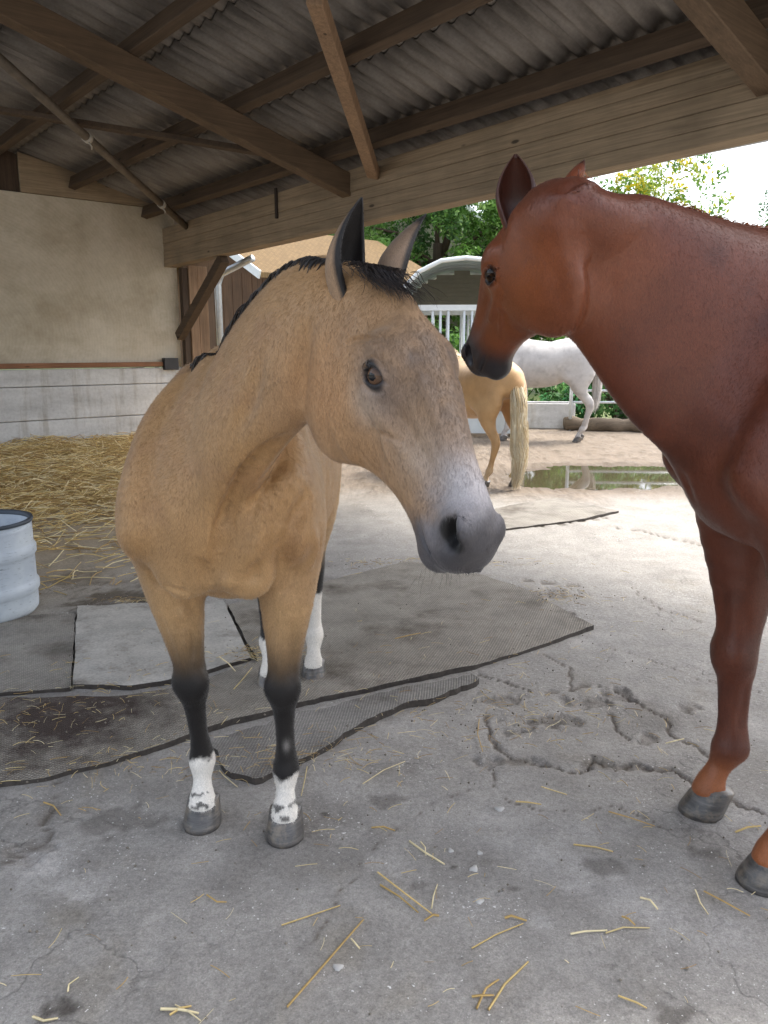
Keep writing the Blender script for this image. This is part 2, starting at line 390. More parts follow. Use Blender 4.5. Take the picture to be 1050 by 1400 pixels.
pr = puddle_r(GX, GY); pd = sstep(1.25, .75, pr + .08 * n2); Z = Z * (1 - pd) - .035 * pd
# weathering: wet and dung stains, chalky wear
stain = sstep(.15, .5, fbm(PT, 2.3, 50).reshape(GX.shape)) * .35
for (px, py), rx, ry, a in [((185, 815), .42, .28, .9), ((215, 808), .25, .14, .9), ((110, 790), .2, .2, .6), ((530, 1095), .06, .05, .5), ((970, 1165), .07, .05, .6), ((830, 1185), .07, .05, .5), ((445, 1113), .02, .012, .9), ((620, 1185), .018, .012, .9), ((95, 1380), .07, .05, .9), ((920, 1385), .06, .03, .6), ((575, 1210), .03, .02, .5), ((700, 1215), .03, .02, .6), ((160, 1120), .16, .09, .5), ((330, 1130), .30, .06, .3)]:
    p = G(px, py)[:2]; r = np.hypot((GX - p[0]) / rx, (GY - p[1]) / ry) + .9 * n3 + .7 * n2; stain = np.maximum(stain, a * sstep(1.1, .4, r))
chalk = sstep(.12, .55, fbm(PT, 3.1, 60, 5).reshape(GX.shape)) * .6
for (px, py), rx, ry in [((60, 1180), .12, .12), ((110, 1210), .08, .08), ((780, 1210), .07, .05), ((740, 1260), .05, .04)]:
    p = G(px, py)[:2]; chalk = np.maximum(chalk, .8 * sstep(1.1, .3, np.hypot((GX - p[0]) / rx, (GY - p[1]) / ry) + .6 * n3))
mixg = lambda c, k, m: c + (np.asarray(k) - c) * np.clip(m, 0, 1)[..., None]
COL = np.tile(lin(163, 159, 153), (*GX.shape, 1)); COL = mixg(COL, lin(136, 132, 126), sstep(-.2, .5, n1 + .6 * n2) * .55); COL = mixg(COL, lin(190, 186, 181), chalk * .75)
COL = mixg(COL, lin(150, 140, 120), sstep(.2, .6, n2) * .25); COL = mixg(COL, lin(82, 76, 70), stain); COL = mixg(COL, lin(84, 72, 58), dirt * .85)
COL = mixg(COL, lin(126, 113, 98), out * .95); COL = mixg(COL, lin(88, 77, 64), out * sstep(.0, .5, n2 + n3 * .5) * .6); COL = mixg(COL, lin(84, 74, 62), out * sstep(1.6, .9, pr) * .8)
COL = mixg(COL, lin(92, 108, 58), sstep(15.5, 17, GY + n1)); COL = mixg(COL, lin(160, 134, 84), sstep(1.6, .4, np.hypot((GX + 2.8) / 1.7, (GY - 6.6) / 2.2)) * .5)
nx, ny = GX.shape; b = (np.arange(nx - 1)[:, None] * ny + np.arange(ny - 1)[None]).ravel()
mg = NT('concrete_ground', .85, .25); col = mg.attr(); a1 = mg.noise(55, 8, .7); a2 = mg.noise(9, 6, .65); a3 = mg.noise(260, 3, .6)
c = mg.mix(1., col, mg.ramp(a1, [(.25, .70), (.5, 1.), (.75, 1.25)]), 'MULTIPLY'); c = mg.mix(1., c, mg.ramp(a2, [(.3, .84), (.7, 1.14)]), 'MULTIPLY'); c = mg.mix(1., c, mg.ramp(a3, [(.3, .86), (.62, 1.06), (.75, 1.3)]), 'MULTIPLY')
vo = mg.n('ShaderNodeTexVoronoi', feature='DISTANCE_TO_EDGE'); vo.inputs['Scale'].default_value = 2.6; wv = mg.n('ShaderNodeTexNoise'); wv.inputs['Scale'].default_value = 3.0; wv.inputs['Detail'].default_value = 8
mg.l(mg.tc.outputs['Object'], wv.inputs['Vector']); vm = mg.n('ShaderNodeMix', data_type='VECTOR'); vm.inputs[0].default_value = .45; mg.l(mg.tc.outputs['Object'], vm.inputs[4]); mg.l(wv.outputs['Color'], vm.inputs[5]); mg.l(vm.outputs[1], vo.inputs['Vector'])
hair = mg.ramp(vo.outputs['Distance'], [(0, 0), (.012, 1)]); msk = mg.ramp(mg.noise(1.6, 3), [(.5, 0), (.58, 1)]); hair2 = mg.mix(msk, (1, 1, 1), hair)
c = mg.mix(.32, c, hair2, 'MULTIPLY'); a4 = mg.noise(170, 10, .8); c = mg.mix(1., c, mg.ramp(a4, [(.3, .62), (.5, 1.0), (.68, 1.3)]), 'MULTIPLY'); sp1 = mg.ramp(mg.math('ADD', mg.noise(95, 3, .5), mg.math('MULTIPLY', mg.noise(3.2, 3, .5), .35)), [(.875, 0), (.90, 1)]); c = mg.mix(sp1, c, lin(222, 220, 216)); sp2 = mg.ramp(mg.math('ADD', mg.noise(60, 4, .6), mg.math('MULTIPLY', mg.noise(2.4, 3, .5), .35)), [(.26, 1), (.30, 0)]); c = mg.mix(sp2, c, lin(70, 64, 58)); mg.base(c); mg.bump(a4, .35, .004); mg.bump(a1, .8, .007); mg.bump(a3, .35, .002); mg.bump(hair2, .4, .004); mg.rough(mg.ramp(a2, [(.3, .62), (.7, .95)]))
g = mesh_obj('ground', np.stack([GX, GY, Z], -1).reshape(-1, 3), np.stack([b, b + ny, b + ny + 1, b + 1], 1), mg.m, None, True, COL.reshape(-1, 3)); tag(g, 'cracked grey concrete yard running out into a muddy lot', None, None, 'structure')
def groundz(x, y):
    i = np.clip(np.searchsorted(xs, x), 0, len(xs) - 1); j = np.clip(np.searchsorted(ys, y), 0, len(ys) - 1); return Z[i, j]
# puddle
wm = NT('water', .03, .5); wm.base(lin(74, 66, 50)); wm.b.inputs['IOR'].default_value = 1.33; wm.bump(wm.noise(14, 2), .012, .01); n = 96; pts = []
for k in range(n):
    a = 2 * math.pi * k / n; u = np.array([math.cos(a), math.sin(a)]); r = 1.12 + .16 * math.sin(2 * a + 1) + .09 * math.sin(3 * a + 2) + .05 * math.sin(7 * a); pts.append((*(PUD_C + PUD_R * u * r), -.014))
o = mesh_obj('puddle', pts, [tuple(range(n))], wm.m); tag(o, 'shallow rain puddle reflecting the fence in the muddy yard', None, None, 'structure')

# ------------------------------------------------------------------ shed (local axes: x along the eave beam, y outward, z up)
SH = np.array([-3.04, 11.46, 0.]); SA = math.radians(-50); shed = empty('shed', SH, SA); tag(shed, 'open timber shed with corrugated roof, wide eave beam and concrete wall', 'shed')
SX = np.array([math.cos(SA), math.sin(SA), 0]); SY = np.array([-math.sin(SA), math.cos(SA), 0])
RZ, RS = 3.30, .27; roofz = lambda y: RZ - RS * y
W_BEAM = mat_wood('glulam_beam', lin(140, 122, 99), 0, .28, .7); W_OLD = mat_wood('old_timber', lin(80, 66, 53), 0, .35); W_OLDY = mat_wood('old_timber_rafter', lin(94, 77, 60), 1, .3); W_POST = mat_wood('post_timber', lin(140, 114, 90), 2, .35); W_DARK = mat_wood('dark_timber', lin(74, 60, 48), 2, .4)
W_RAIL = mat_wood('rail_timber', lin(140, 100, 74), 1, .25)
# eave beam of five glued laminations, each a board of its own
for k in range(5):
    h0, h1 = k * .104, (k + 1) * .104 - .0015; m = MB(); dz = .003 * ((k * 7) % 3 - 1)
    za, zb = 2.566, 2.715; m.add([(-.15, -.09 + dz, za + h0), (10.8, -.09 + dz, zb + .02 + h0), (10.8, .09 + dz, zb + .02 + h0), (-.15, .09 + dz, za + h0), (-.15, -.09 + dz, za + h1), (10.8, -.09 + dz, zb + .02 + h1), (10.8, .09 + dz, zb + .02 + h1), (-.15, .09 + dz, za + h1)], [(0, 3, 2, 1), (4, 5, 6, 7), (0, 1, 5, 4), (1, 2, 6, 5), (2, 3, 7, 6), (3, 0, 4, 7)])
    m.build('beam_lamination', W_BEAM, shed, bev=.004)
# bracket strap on the beam
MB().box((2.96, -.115, 2.86), (3.00, -.093, 3.18)).build('iron_strap', mat_plain('rusty_iron', lin(44, 34, 28), .8), shed, bev=.002)
# purlins, rafters, braces
for y in (-.33, -1.29, -2.22, -3.16, -4.1, -5.05, -6.0, .42):
    z = roofz(y) - .045; MB().bar((-.45, y, z - .07), (10.75, y, z - .07), .09, .15, (0, RS, 1)).build('purlin', W_OLD, shed, bev=.006)
for s in (4.25, 8.38):
    d = .045 + .15 + .11; MB().bar((s, .18, roofz(.18) - d), (s, -6.6, roofz(-6.6) - d), .14, .21).build('rafter', W_OLDY, shed, bev=.008)
dz = .045 + .15 + .045
MB().bar((4.72, -.12, roofz(-.12) - dz - .05), (6.35, -1.92, roofz(-1.92) - dz), .11, .09, (0, RS, 1)).build('wind_brace', W_POST, shed, bev=.006)
MB().bar((.75, -3.6, roofz(-3.6) - dz), (4.18, -.62, roofz(-.62) - dz - .02), .08, .05, (0, RS, 1)).build('wind_brace', W_OLD, shed, bev=.004)
pm = mat_plain('old_pipe', lin(92, 82, 70), .6, .3, 12, .2, 80); a = np.array((3.6, -3.35, roofz(-3.35) - dz - .06)); bb = np.array((.62, .02, roofz(.02) - dz - .05)); pipe = MB().tube([a, bb], .045, 14).build('roof_pipe', pm, shed, True)
for t in (.42, .80):
    c = a + (bb - a) * t; MB().tube([c - .03 * nrm(bb - a), c + .03 * nrm(bb - a)], .052, 12).tube([c + [.03, 0, -.05], c + [.05, .02, -.09], c + [.02, .03, -.11]], .008, 6).build('pipe_tie', mat_plain('tape', lin(170, 165, 155), .7), pipe, True)
# corrugated sheets
def corrugated(wd, ln, pitch, amp, seg=8, th=.006):
    nw = int(round(wd / pitch)) * seg; V = []; 
    for lay in (0, 1):
        for j in (0, 1):
            for i in range(nw + 1): x = wd * i / nw; V.append((x, j * ln, amp * math.sin(2 * math.pi * x / pitch) + lay * th))
    q = nw + 1; Fc = []
    for i in range(nw): Fc += [(i, i + q, i + q + 1, i + 1), (2 * q + i, 2 * q + i + 1, 3 * q + i + 1, 3 * q + i), (i, i + 1, 2 * q + i + 1, 2 * q + i), (q + i, 3 * q + i, 3 * q + i + 1, q + i + 1)]
    return V, Fc
m = NT('fibre_cement_sheet', .9, .15); f1 = m.noise(3, 6, .6, m.mapping((3, .5, 3))); f2 = m.noise(40, 5); f3 = m.n('ShaderNodeObjectInfo').outputs['Random']
c = m.ramp(f1, [(.25, lin(84, 79, 74)), (.5, lin(120, 114, 108)), (.8, lin(148, 143, 137))]); c = m.mix(.6, c, m.ramp(f2, [(.3, .75), (.7, 1.1)]), 'MULTIPLY'); c = m.mix(1., c, m.ramp(f3, [(0, .82), (1, 1.08)]), 'MULTIPLY'); m.base(c); m.bump(f2, .3, .004); SHEET = m.m
V, Fc = corrugated(.885, 1.06, .177, .026); V = [(x, y, z) for x, y, z in V]; sheet0 = None
rows = [1.0 - .94 * k for k in range(8)]
for ri, y1 in enumerate(rows):
    for k in range(13):
        if sheet0 is None: o = sheet0 = mesh_obj('roof_sheet', V, Fc, SHEET, shed, True)
        else: o = sheet0.copy(); SC.collection.objects.link(o)
        y0 = y1 - 1.06; o.location = (-.75 + .885 * k, y0, roofz(y0) + .012 + .004 * (k % 2) + .002); o.rotation_euler = (-math.atan(RS) + .012, 0, 0)
# wall: cast courses below, boarded panel above
m = NT('cast_concrete', .85, .3); f1 = m.noise(1.6, 8, .65, m.mapping((1, .6, 2.2))); f2 = m.noise(25, 6, .7); c = m.ramp(f1, [(.28, lin(168, 166, 164)), (.5, lin(192, 191, 189)), (.75, lin(214, 213, 210))]); c = m.mix(.6, c, m.ramp(f2, [(.25, .72), (.55, 1.05)]), 'MULTIPLY'); st = m.noise(2.2, 5, .7, m.mapping((1, 3, .35))); c = m.mix(.5, c, m.ramp(st, [(.3, lin(170, 150, 120)), (.5, (1, 1, 1))]), 'MULTIPLY'); m.base(c); m.bump(f2, .5, .008); CAST = m.m
zc = [0, .50, .94, 1.165]
for k in range(3):
    o = MB().box((-.24, -7.4, zc[k] + .004), (.0 + .004 * (k % 2) - .002, .12, zc[k + 1] - .004)).build('concrete_course', CAST, shed, bev=.008)
m = NT('boarded_plaster', .8, .25); f1 = m.noise(1.3, 6, .6); f2 = m.noise(18, 6, .7); wave = m.n('ShaderNodeTexWave', wave_type='RINGS', rings_direction='X'); wave.inputs['Scale'].default_value = 7.0; wave.inputs['Distortion'].default_value = 9; wave.inputs['Detail'].default_value = 5; wave.inputs['Detail Scale'].default_value = .6; mp = m.n('ShaderNodeMapping'); mp.inputs['Location'].default_value = (0, 2.6, -1.6); m.l(m.tc.outputs['Object'], mp.inputs[0]); m.l(mp.outputs[0], wave.inputs[0])
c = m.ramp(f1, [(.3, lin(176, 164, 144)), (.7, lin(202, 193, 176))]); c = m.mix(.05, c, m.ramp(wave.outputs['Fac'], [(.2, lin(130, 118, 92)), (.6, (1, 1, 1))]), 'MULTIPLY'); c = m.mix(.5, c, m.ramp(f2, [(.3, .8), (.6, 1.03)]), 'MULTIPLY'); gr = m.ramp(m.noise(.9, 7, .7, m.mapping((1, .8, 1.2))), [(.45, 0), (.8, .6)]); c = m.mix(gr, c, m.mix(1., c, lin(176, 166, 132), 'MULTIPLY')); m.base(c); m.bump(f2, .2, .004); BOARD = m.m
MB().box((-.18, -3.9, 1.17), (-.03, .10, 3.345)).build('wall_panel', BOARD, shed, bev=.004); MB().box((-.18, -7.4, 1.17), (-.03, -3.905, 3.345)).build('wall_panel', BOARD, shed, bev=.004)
GAB = mat_wood('gable_board', lin(150, 132, 108), 1, .25)
MB().add([(-.15, -1.94, 3.35), (-.15, .12, 3.35), (-.15, .12, 3.40), (-.15, -1.94, 3.82), (-.02, -1.94, 3.35), (-.02, .12, 3.35), (-.02, .12, 3.40), (-.02, -1.94, 3.82)], [(0, 1, 2, 3), (7, 6, 5, 4), (0, 4, 5, 1), (1, 5, 6, 2), (2, 6, 7, 3), (3, 7, 4, 0)]).build('gable_board', GAB, shed, bev=.003)
for k in range(12):
    y0 = -1.945 - .45 * (k + 1); y1 = y0 + .449; MB().add([(-.17, y0, 3.35), (-.17, y1, 3.35), (-.17, y1, roofz(y1) - .03), (-.17, y0, roofz(y0) - .03), (-.06, y0, 3.35), (-.06, y1, 3.35), (-.06, y1, roofz(y1) - .03), (-.06, y0, roofz(y0) - .03)], [(0, 1, 2, 3), (7, 6, 5, 4), (0, 4, 5, 1), (1, 5, 6, 2), (2, 6, 7, 3), (3, 7, 4, 0)]).build('gable_plank', W_DARK, shed)
wrail = MB().box((-.028, -7.2, 1.185), (.035, -.22, 1.245)).build('wall_rail', W_RAIL, shed, bev=.004)
MB().box((-.02, -.215, 1.13), (.075, .0, 1.30)).build('rail_bracket', mat_plain('black_iron', lin(38, 36, 36), .6), wrail, bev=.006)
# corner post: three timbers, and knee brace
MB().box((.0, .105, 0), (.10, .20, 2.562)).build('corner_post', W_DARK, shed, bev=.006)
MB().box((-.06, .205, 0), (.12, .34, 2.60)).build('corner_post', W_POST, shed, bev=.006); MB().box((-.06, .345, 0), (.11, .50, 2.60)).build('corner_post', W_POST, shed, bev=.006)
MB().bar((.16, .0, 1.60), (1.55, .0, 2.56), .12, .13).build('knee_brace', W_OLD, shed, bev=.006)
for s in (8.38,): pass
MB().box((10.55, -.1, 0), (10.73, .1, 2.70)).build('eave_post', W_POST, shed, bev=.006)
MB().tube([(.2, .62, 0), (.2, .62, 2.35), (.25, .66, 2.5), (.8, .72, 2.62), (1.0, .74, 2.66)], .05, 12).build('downpipe', mat_plain('galvanised', lin(190, 196, 200), .35, .1, 20, .05, 50, .6), shed, True)
gut = MB(); nseg = 10
for s in (-.6, 10.9):
    pass
V = []
for s in (-.6, 10.75):
    for k in range(nseg + 1): a_ = math.pi * k / nseg; V.append((s, 1.10 + .06 * math.cos(a_), roofz(1.05) - .02 - .06 * math.sin(a_)))
    for k in range(nseg, -1, -1): a_ = math.pi * k / nseg; V.append((s, 1.10 + .055 * math.cos(a_), roofz(1.05) - .02 - .055 * math.sin(a_)))
q = 2 * nseg + 2; gut.add(V, [(k, (k + 1) % q, q + (k + 1) % q, q + k) for k in range(q)]); gut.build('gutter', mat_plain('zinc', lin(176, 182, 186), .4, .1, 20, .05, 50, .5), shed, True)

# ------------------------------------------------------------------ rubber mats
def mat_rubber(name, c, weave=True, scale=1.0, rot=.35):
    m = NT(name, .8, .3); c = np.array(c); f1 = m.noise(5, 6, .65); f2 = m.noise(80, 5, .7); col = m.ramp(f1, [(.25, c * .70), (.5, c), (.8, c * 1.25)]); col = m.mix(.7, col, m.ramp(f2, [(.25, .65), (.6, 1.12)]), 'MULTIPLY')
    if weave:
        v = m.mapping((1, 1, 1), (0, 0, rot)); wv = []
        for dirn in ('X', 'Y'):
            w_ = m.n('ShaderNodeTexWave', bands_direction=dirn); w_.inputs['Scale'].default_value = 26 * scale; w_.inputs['Distortion'].default_value = .25; m.l(v, w_.inputs[0]); wv.append(w_.outputs['Fac'])
        h = m.math('MULTIPLY', wv[0], wv[1]); col = m.mix(.75, col, m.ramp(h, [(.05, .52), (.5, 1.12)]), 'MULTIPLY'); m.bump(h, .9, .006)
    dn = m.noise(2.1, 6, .7); col = m.mix(.8, col, m.ramp(dn, [(.52, (1, 1, 1)), (.72, lin(120, 104, 88))]), 'MULTIPLY')
    m.base(col); m.bump(f2, .4, .004); return m
RUB = mat_rubber('woven_rubber', lin(168, 162, 152)); RUB2 = mat_rubber('worn_rubber', lin(182, 178, 170), False); RUB3 = mat_rubber('ribbed_rubber', lin(160, 156, 149), True, 1.1, .1)
# dung-darkened corner of the large mat
bigm = mat_rubber('dunged_rubber', lin(168, 161, 149)); dp_ = G(90, 985); sp_ = bigm.n('ShaderNodeVectorMath', operation='DISTANCE'); bigm.l(bigm.tc.outputs['Object'], sp_.inputs[0]); sp_.inputs[1].default_value = (dp_[0], dp_[1], 0); dn_ = bigm.math('ADD', sp_.outputs['Value'], bigm.math('MULTIPLY', bigm.math('SUBTRACT', bigm.noise(9, 6, .7), .5), 1.1))
fac = bigm.ramp(dn_, [(.12, .9), (.5, 0)]); old = bigm.b.inputs['Base Color'].links[0].from_socket; bigm.base(bigm.mix(fac, old, lin(60, 46, 42)))
RUBSIDE = mat_plain('rubber_edge', lin(66, 60, 55), .9, .4, 40)
def mat_slab(name, outline, th, material, label, sub=10, rag=.004, seed=0, lift=.004):
    q = [np.array(G(*p)[:2]) for p in outline]; pts = []; r_ = np.random.default_rng(seed); q3 = q + [q[0]]
    for a, b2 in zip(q3[:-1], q3[1:]):
        L = np.linalg.norm(b2 - a); k = max(2, int(L / .03)); nn = np.array([-(b2 - a)[1], (b2 - a)[0]]) / (L + 1e-9)
        for i in range(k): t = i / k; p = a + (b2 - a) * t; pts.append(p + nn * rag * (vnoise(np.array([[p[0], p[1], 0]]), 9, seed)[0] * 1.5 + vnoise(np.array([[p[0], p[1], 0]]), 40, seed)[0]))
    bm = bmesh.new(); vs = [bm.verts.new((p[0], p[1], 0)) for p in pts]; fc = bm.faces.new(vs)
    if fc.normal.z < 0: fc.normal_flip()
    bmesh.ops.triangulate(bm, faces=[fc]); 
    for _ in range(2): bmesh.ops.subdivide_edges(bm, edges=[e for e in bm.edges if e.calc_length() > .16], cuts=1)
    bmesh.ops.triangulate(bm, faces=bm.faces[:]); r2 = bmesh.ops.extrude_face_region(bm, geom=bm.faces[:]); top = [v for v in r2['geom'] if isinstance(v, bmesh.types.BMVert)]; ts = set(top)
    for v in bm.verts:
        x, y = v.co.x, v.co.y; u = .006 * math.sin(x * 5 + seed) * math.sin(y * 4.1); v.co.z = (max(th + lift + u + .003 * math.sin(x * 23) * math.cos(y * 19), th * .6 + .004) if v in ts else -.012)
    bmesh.ops.recalc_face_normals(bm, faces=bm.faces[:]); me = bpy.data.meshes.new(name); bm.to_mesh(me); bm.free(); me.materials.append(material); me.materials.append(RUBSIDE); me.polygons.foreach_set('material_index', np.array([1 if abs(p.normal.z) < .6 else 0 for p in me.polygons], np.int32)); o = bpy.data.objects.new(name, me); SC.collection.objects.link(o); tag(o, label, 'mat'); return o
mat_slab('rubber_mat', [(312, 832), (430, 802), (560, 772), (640, 783), (720, 812), (812, 860), (745, 884), (650, 915), (540, 938), (420, 965), (290, 1000), (245, 1017), (150, 1048), (60, 1070), (-60, 1085), (-60, 962), (95, 958), (180, 956), (255, 942), (352, 908)], .017, bigm.m, 'large woven rubber mat with dung stains under the buckskin horse', seed=1)
mat_slab('rubber_mat', [(106, 834), (200, 828), (305, 826), (343, 903), (250, 933), (180, 944), (101, 942)], .019, RUB2.m, 'smooth worn pale mat piece behind the buckskin forelegs', seed=2)
mat_slab('rubber_mat', [(-60, 853), (103, 841), (97, 945), (-60, 957)], .014, RUB.m, 'woven rubber mat piece in front of the pale blue drum', seed=3)
mat_slab('rubber_mat', [(290, 1022), (300, 1013), (420, 979), (540, 952), (648, 926), (655, 934), (640, 944), (600, 958), (560, 968), (520, 985), (478, 1006), (455, 1022), (425, 1040), (400, 1050), (385, 1060), (345, 1076), (310, 1060)], .020, RUB3.m, 'narrow torn mat strip with ragged edge beside the large woven mat', seed=4, rag=.012)
mat_slab('rubber_mat', [(678, 697), (760, 682), (846, 701), (800, 712), (690, 726), (640, 724)], .012, RUB.m, 'flat pale mat lying near the puddle behind the buckskin head', seed=5)
# ------------------------------------------------------------------ horses
def prof(pairs, n=400):                                  # smooth 1-D profile
    A = cat(np.array(pairs, float), 12); xs = np.linspace(A[0, 0], A[-1, 0], n); return xs, np.interp(xs, A[:, 0], A[:, 1])
HTOP = prof([(-.075, -.15), (-.05, -.085), (0, -.016), (.06, .012), (.13, .03), (.2, .038), (.27, .03), (.34, .018), (.42, .006), (.5, -.004), (.55, -.014), (.585, -.032), (.61, -.06), (.622, -.1)])
HBOT = prof([(-.075, -.13), (-.05, -.16), (0, -.2), (.06, -.262), (.13, -.315), (.19, -.33), (.25, -.31), (.32, -.25), (.4, -.205), (.47, -.19), (.52, -.192), (.555, -.19), (.585, -.172), (.61, -.14), (.622, -.104)])
HW = prof([(-.075, .03), (-.05, .058), (0, .078), (.07, .094), (.14, .102), (.21, .104), (.27, .093), (.34, .074), (.42, .061), (.49, .058), (.545, .063), (.585, .056), (.61, .04), (.622, .02)])
HT = prof([(-.075, 0), (.0, -.1), (.1, .05), (.2, .12), (.3, .05), (.4, -.12), (.5, -.12), (.622, -.1)])
EY = (.233, -.050); EYE_C, EYE_S = math.cos(math.radians(36)), math.sin(math.radians(36))
def horse_field(sp):
    f = Field(); S = sp['S']; wf = sp.get('wf', 1.0); o = np.array([*sp['at'], 0.]); fwd = nrm([*sp['head_dir'], 0]); lef = np.cross([0, 0, 1.], fwd)
    def T(p): p = np.array(p, float); return o + S * (p[..., 0:1] * fwd + p[..., 1:2] * wf * lef + p[..., 2:3] * np.array([0, 0, 1.]))
    def R(*r): return [x * S for x in r]
    A = np.array([fwd, lef, [0, 0, 1.]])
    def rot(deg): c, s = math.cos(math.radians(deg)), math.sin(math.radians(deg)); return np.array([c * fwd + s * A[2], lef, -s * fwd + c * A[2]])   # pitch up
    def yaw(M, deg):                                     # turn about the third axis
        c, s = math.cos(math.radians(deg)), math.sin(math.radians(deg)); return np.array([c * M[0] + s * M[1], -s * M[0] + c * M[1], M[2]])
    dp = sp.get('deep', 0.0); pec = sp.get('pec', 1.0)
    tr = [(.60, 1.06, .12, .14), (.53, 1.08, .185, .22), (.42, 1.12 - dp / 2, .225, .30 + dp / 2), (.25, 1.125 - dp / 2, .255, .335 + dp / 2), (.05, 1.115 - dp / 2, .285, .335 + dp / 2), (-.14, 1.125 - dp / 2, .295, .32 + dp / 2),
          (-.34, 1.18, .28, .275), (-.52, 1.225, .245, .235), (-.68, 1.22, .19, .19), (-.78, 1.2, .12, .13)]
    f.chain(T([(x, 0, z) for x, z, a, b in tr]), [R(a * wf, b) for x, z, a, b in tr], lef, .05, 3)
    f.chain(T([(.52, 0, 1.36), (.42, 0, 1.435), (.32, 0, 1.445), (.15, 0, 1.40), (-.05, 0, 1.375)]), [R(.05, .07), R(.05, .07), R(.055, .065), R(.06, .06), R(.05, .05)], lef, .09 * S)
    f.chain(T([(-.25, 0, 1.40), (-.45, 0, 1.43), (-.62, 0, 1.39), (-.78, 0, 1.30)]), [R(.08, .06), R(.12, .07), R(.1, .07), R(.05, .05)], lef, .09 * S)
    f.ell(T((.575 + .065 * pec, 0, 1.0)), R(.075, .1 * wf, .12), A, .07 * S)                       # breast
    feet = sp.get('feet', {}); hooves = []
    for sd in (1, -1):
        # shoulder blade, upper arm, elbow muscle, point of shoulder
        f.chain(T([(.30, sd * .10, 1.38), (.42, sd * .165, 1.25), (.54, sd * .19, 1.11), (.61, sd * .185, 1.02)]), [R(.055, .10), R(.065, .12), R(.07, .11), R(.065, .075)], lef, .05 * S)
        f.ell(T((.44, sd * .205, 1.04)), R(.19, .075, .13), yaw(rot(-28), 0), .06 * S)
        f.ell(T((.36, sd * .20, .93)), R(.10, .065, .12), rot(20), .06 * S)
        f.ell(T((.55 + .075 * pec, sd * .085, .93 + .04 * (1 - pec))), R(.07, .085, .115), A, .035 * S + .05 * (1 - pec))             # pectoral
        df = np.array([*feet.get(('f', sd), (0, 0)), 0.])
        def leg(pts, wts): return [T(p) + df * w_ for p, w_ in zip(pts, wts)]
        lp = [(.46, sd * .175, 1.0), (.45, sd * .172, .87), (.448, sd * .165, .76), (.45, sd * .158, .64), (.455, sd * .152, .55), (.462, sd * .15, .50), (.462, sd * .15, .465), (.455, sd * .15, .425), (.452, sd * .15, .36), (.45, sd * .15, .28), (.448, sd * .15, .225), (.452, sd * .15, .195), (.475, sd * .15, .145), (.495, sd * .15, .10), (.50, sd * .15, .07)]
        lk = sp.get('legk', 1.0); lr = [(.095, .12), (.088, .11), (.075, .088), (.056, .064), (.045, .05), (.048, .05), (.047, .05), (.036, .042), (.029, .038), (.028, .037), (.036, .044), (.042, .048), (.028, .032), (.036, .038), (.046, .047)]
        lw = np.clip((1.0 - np.array([p[2] for p in lp])) / .9, 0, 1)
        L = leg(lp, lw); f.chain(L, [R(r[0] * k_, r[1] * k_) for r, k_ in zip(lr, np.interp([p[2] for p in lp], [.1, .25, .45], [1, 1 + (lk - 1) * .5, lk]))], lef, .035 * S, 2)
        f.chain([L[4] - fwd * .028 * S, L[7] - fwd * .03 * S], [R(.02, .022), R(.016, .02)], lef, .02 * S)   # accessory carpal
        f.ell(L[11] - fwd * .028 * S, R(.02, .024, .022), A, .02 * S)                # ergot tuft
        kn = (L[5] + L[6]) / 2
        for dy, dz, rr in ((.030, .012, .020), (-.030, .012, .020)): f.ell(kn + lef * dy * S + np.array([0, 0, dz * S]) + fwd * .022 * S, R(rr, rr, rr * 1.4), A, .03 * S)
        for k_ in (1, -1):
            f.ridge([L[7] + lef * k_ * .03 * S - fwd * .010 * S, L[8] + lef * k_ * .028 * S - fwd * .012 * S, L[9] + lef * k_ * .028 * S - fwd * .012 * S], -.006 * S, .008 * S)
            f.ridge([L[2] + lef * k_ * .03 * S + fwd * .08 * S, L[3] + lef * k_ * .025 * S + fwd * .06 * S, L[4] + lef * k_ * .02 * S + fwd * .05 * S], -.006 * S, .012 * S)
        hooves.append((L[-1], fwd, .0))
        # hind leg
        dh = np.array([*feet.get(('h', sd), (0, 0)), 0.]); df = dh
        f.ell(T((-.47, sd * .125, 1.235)), R(.27, .135, .17), rot(-12), .06 * S)
        f.ell(T((-.40, sd * .175, .99)), R(.12, .085, .15), rot(-25), .06 * S)
        hp = [(-.56, sd * .15, 1.14), (-.58, sd * .16, 1.0), (-.565, sd * .165, .87), (-.595, sd * .16, .76), (-.655, sd * .152, .66), (-.715, sd * .148, .585), (-.745, sd * .146, .53), (-.74, sd * .145, .46), (-.715, sd * .145, .36), (-.69, sd * .145, .26), (-.68, sd * .145, .215), (-.665, sd * .145, .19), (-.635, sd * .145, .14), (-.615, sd * .145, .10), (-.61, sd * .145, .07)]
        hr = [(.125, .22), (.115, .205), (.10, .155), (.08, .105), (.058, .07), (.046, .06), (.045, .062), (.04, .05), (.031, .04), (.030, .039), (.038, .044), (.043, .049), (.029, .033), (.036, .038), (.046, .047)]
        hw_ = np.clip((1.05 - np.array([p[2] for p in hp])) / .95, 0, 1)
        Lh = leg(hp, hw_); f.chain(Lh, [R(*r) for r in hr], lef, .05 * S, 2)
        f.chain([Lh[4] - fwd * .055 * S, Lh[5] - fwd * .06 * S + np.array([0, 0, .015 * S]), Lh[7] - fwd * .025 * S], [R(.02, .025), R(.022, .024), R(.02, .02)], lef, .03 * S)
        f.ell(Lh[11] - fwd * .03 * S, R(.02, .024, .022), A, .02 * S)
        hooves.append((Lh[-1], fwd, .0))
    # neck and head
    hd = sp['head']; poll = np.array(hd['poll']); HF = nrm(hd['F']); HD = np.array(hd['D'], float); HD = nrm(HD - HF * (HD @ HF)); HR = np.cross(HF, HD); Sh = hd['S']
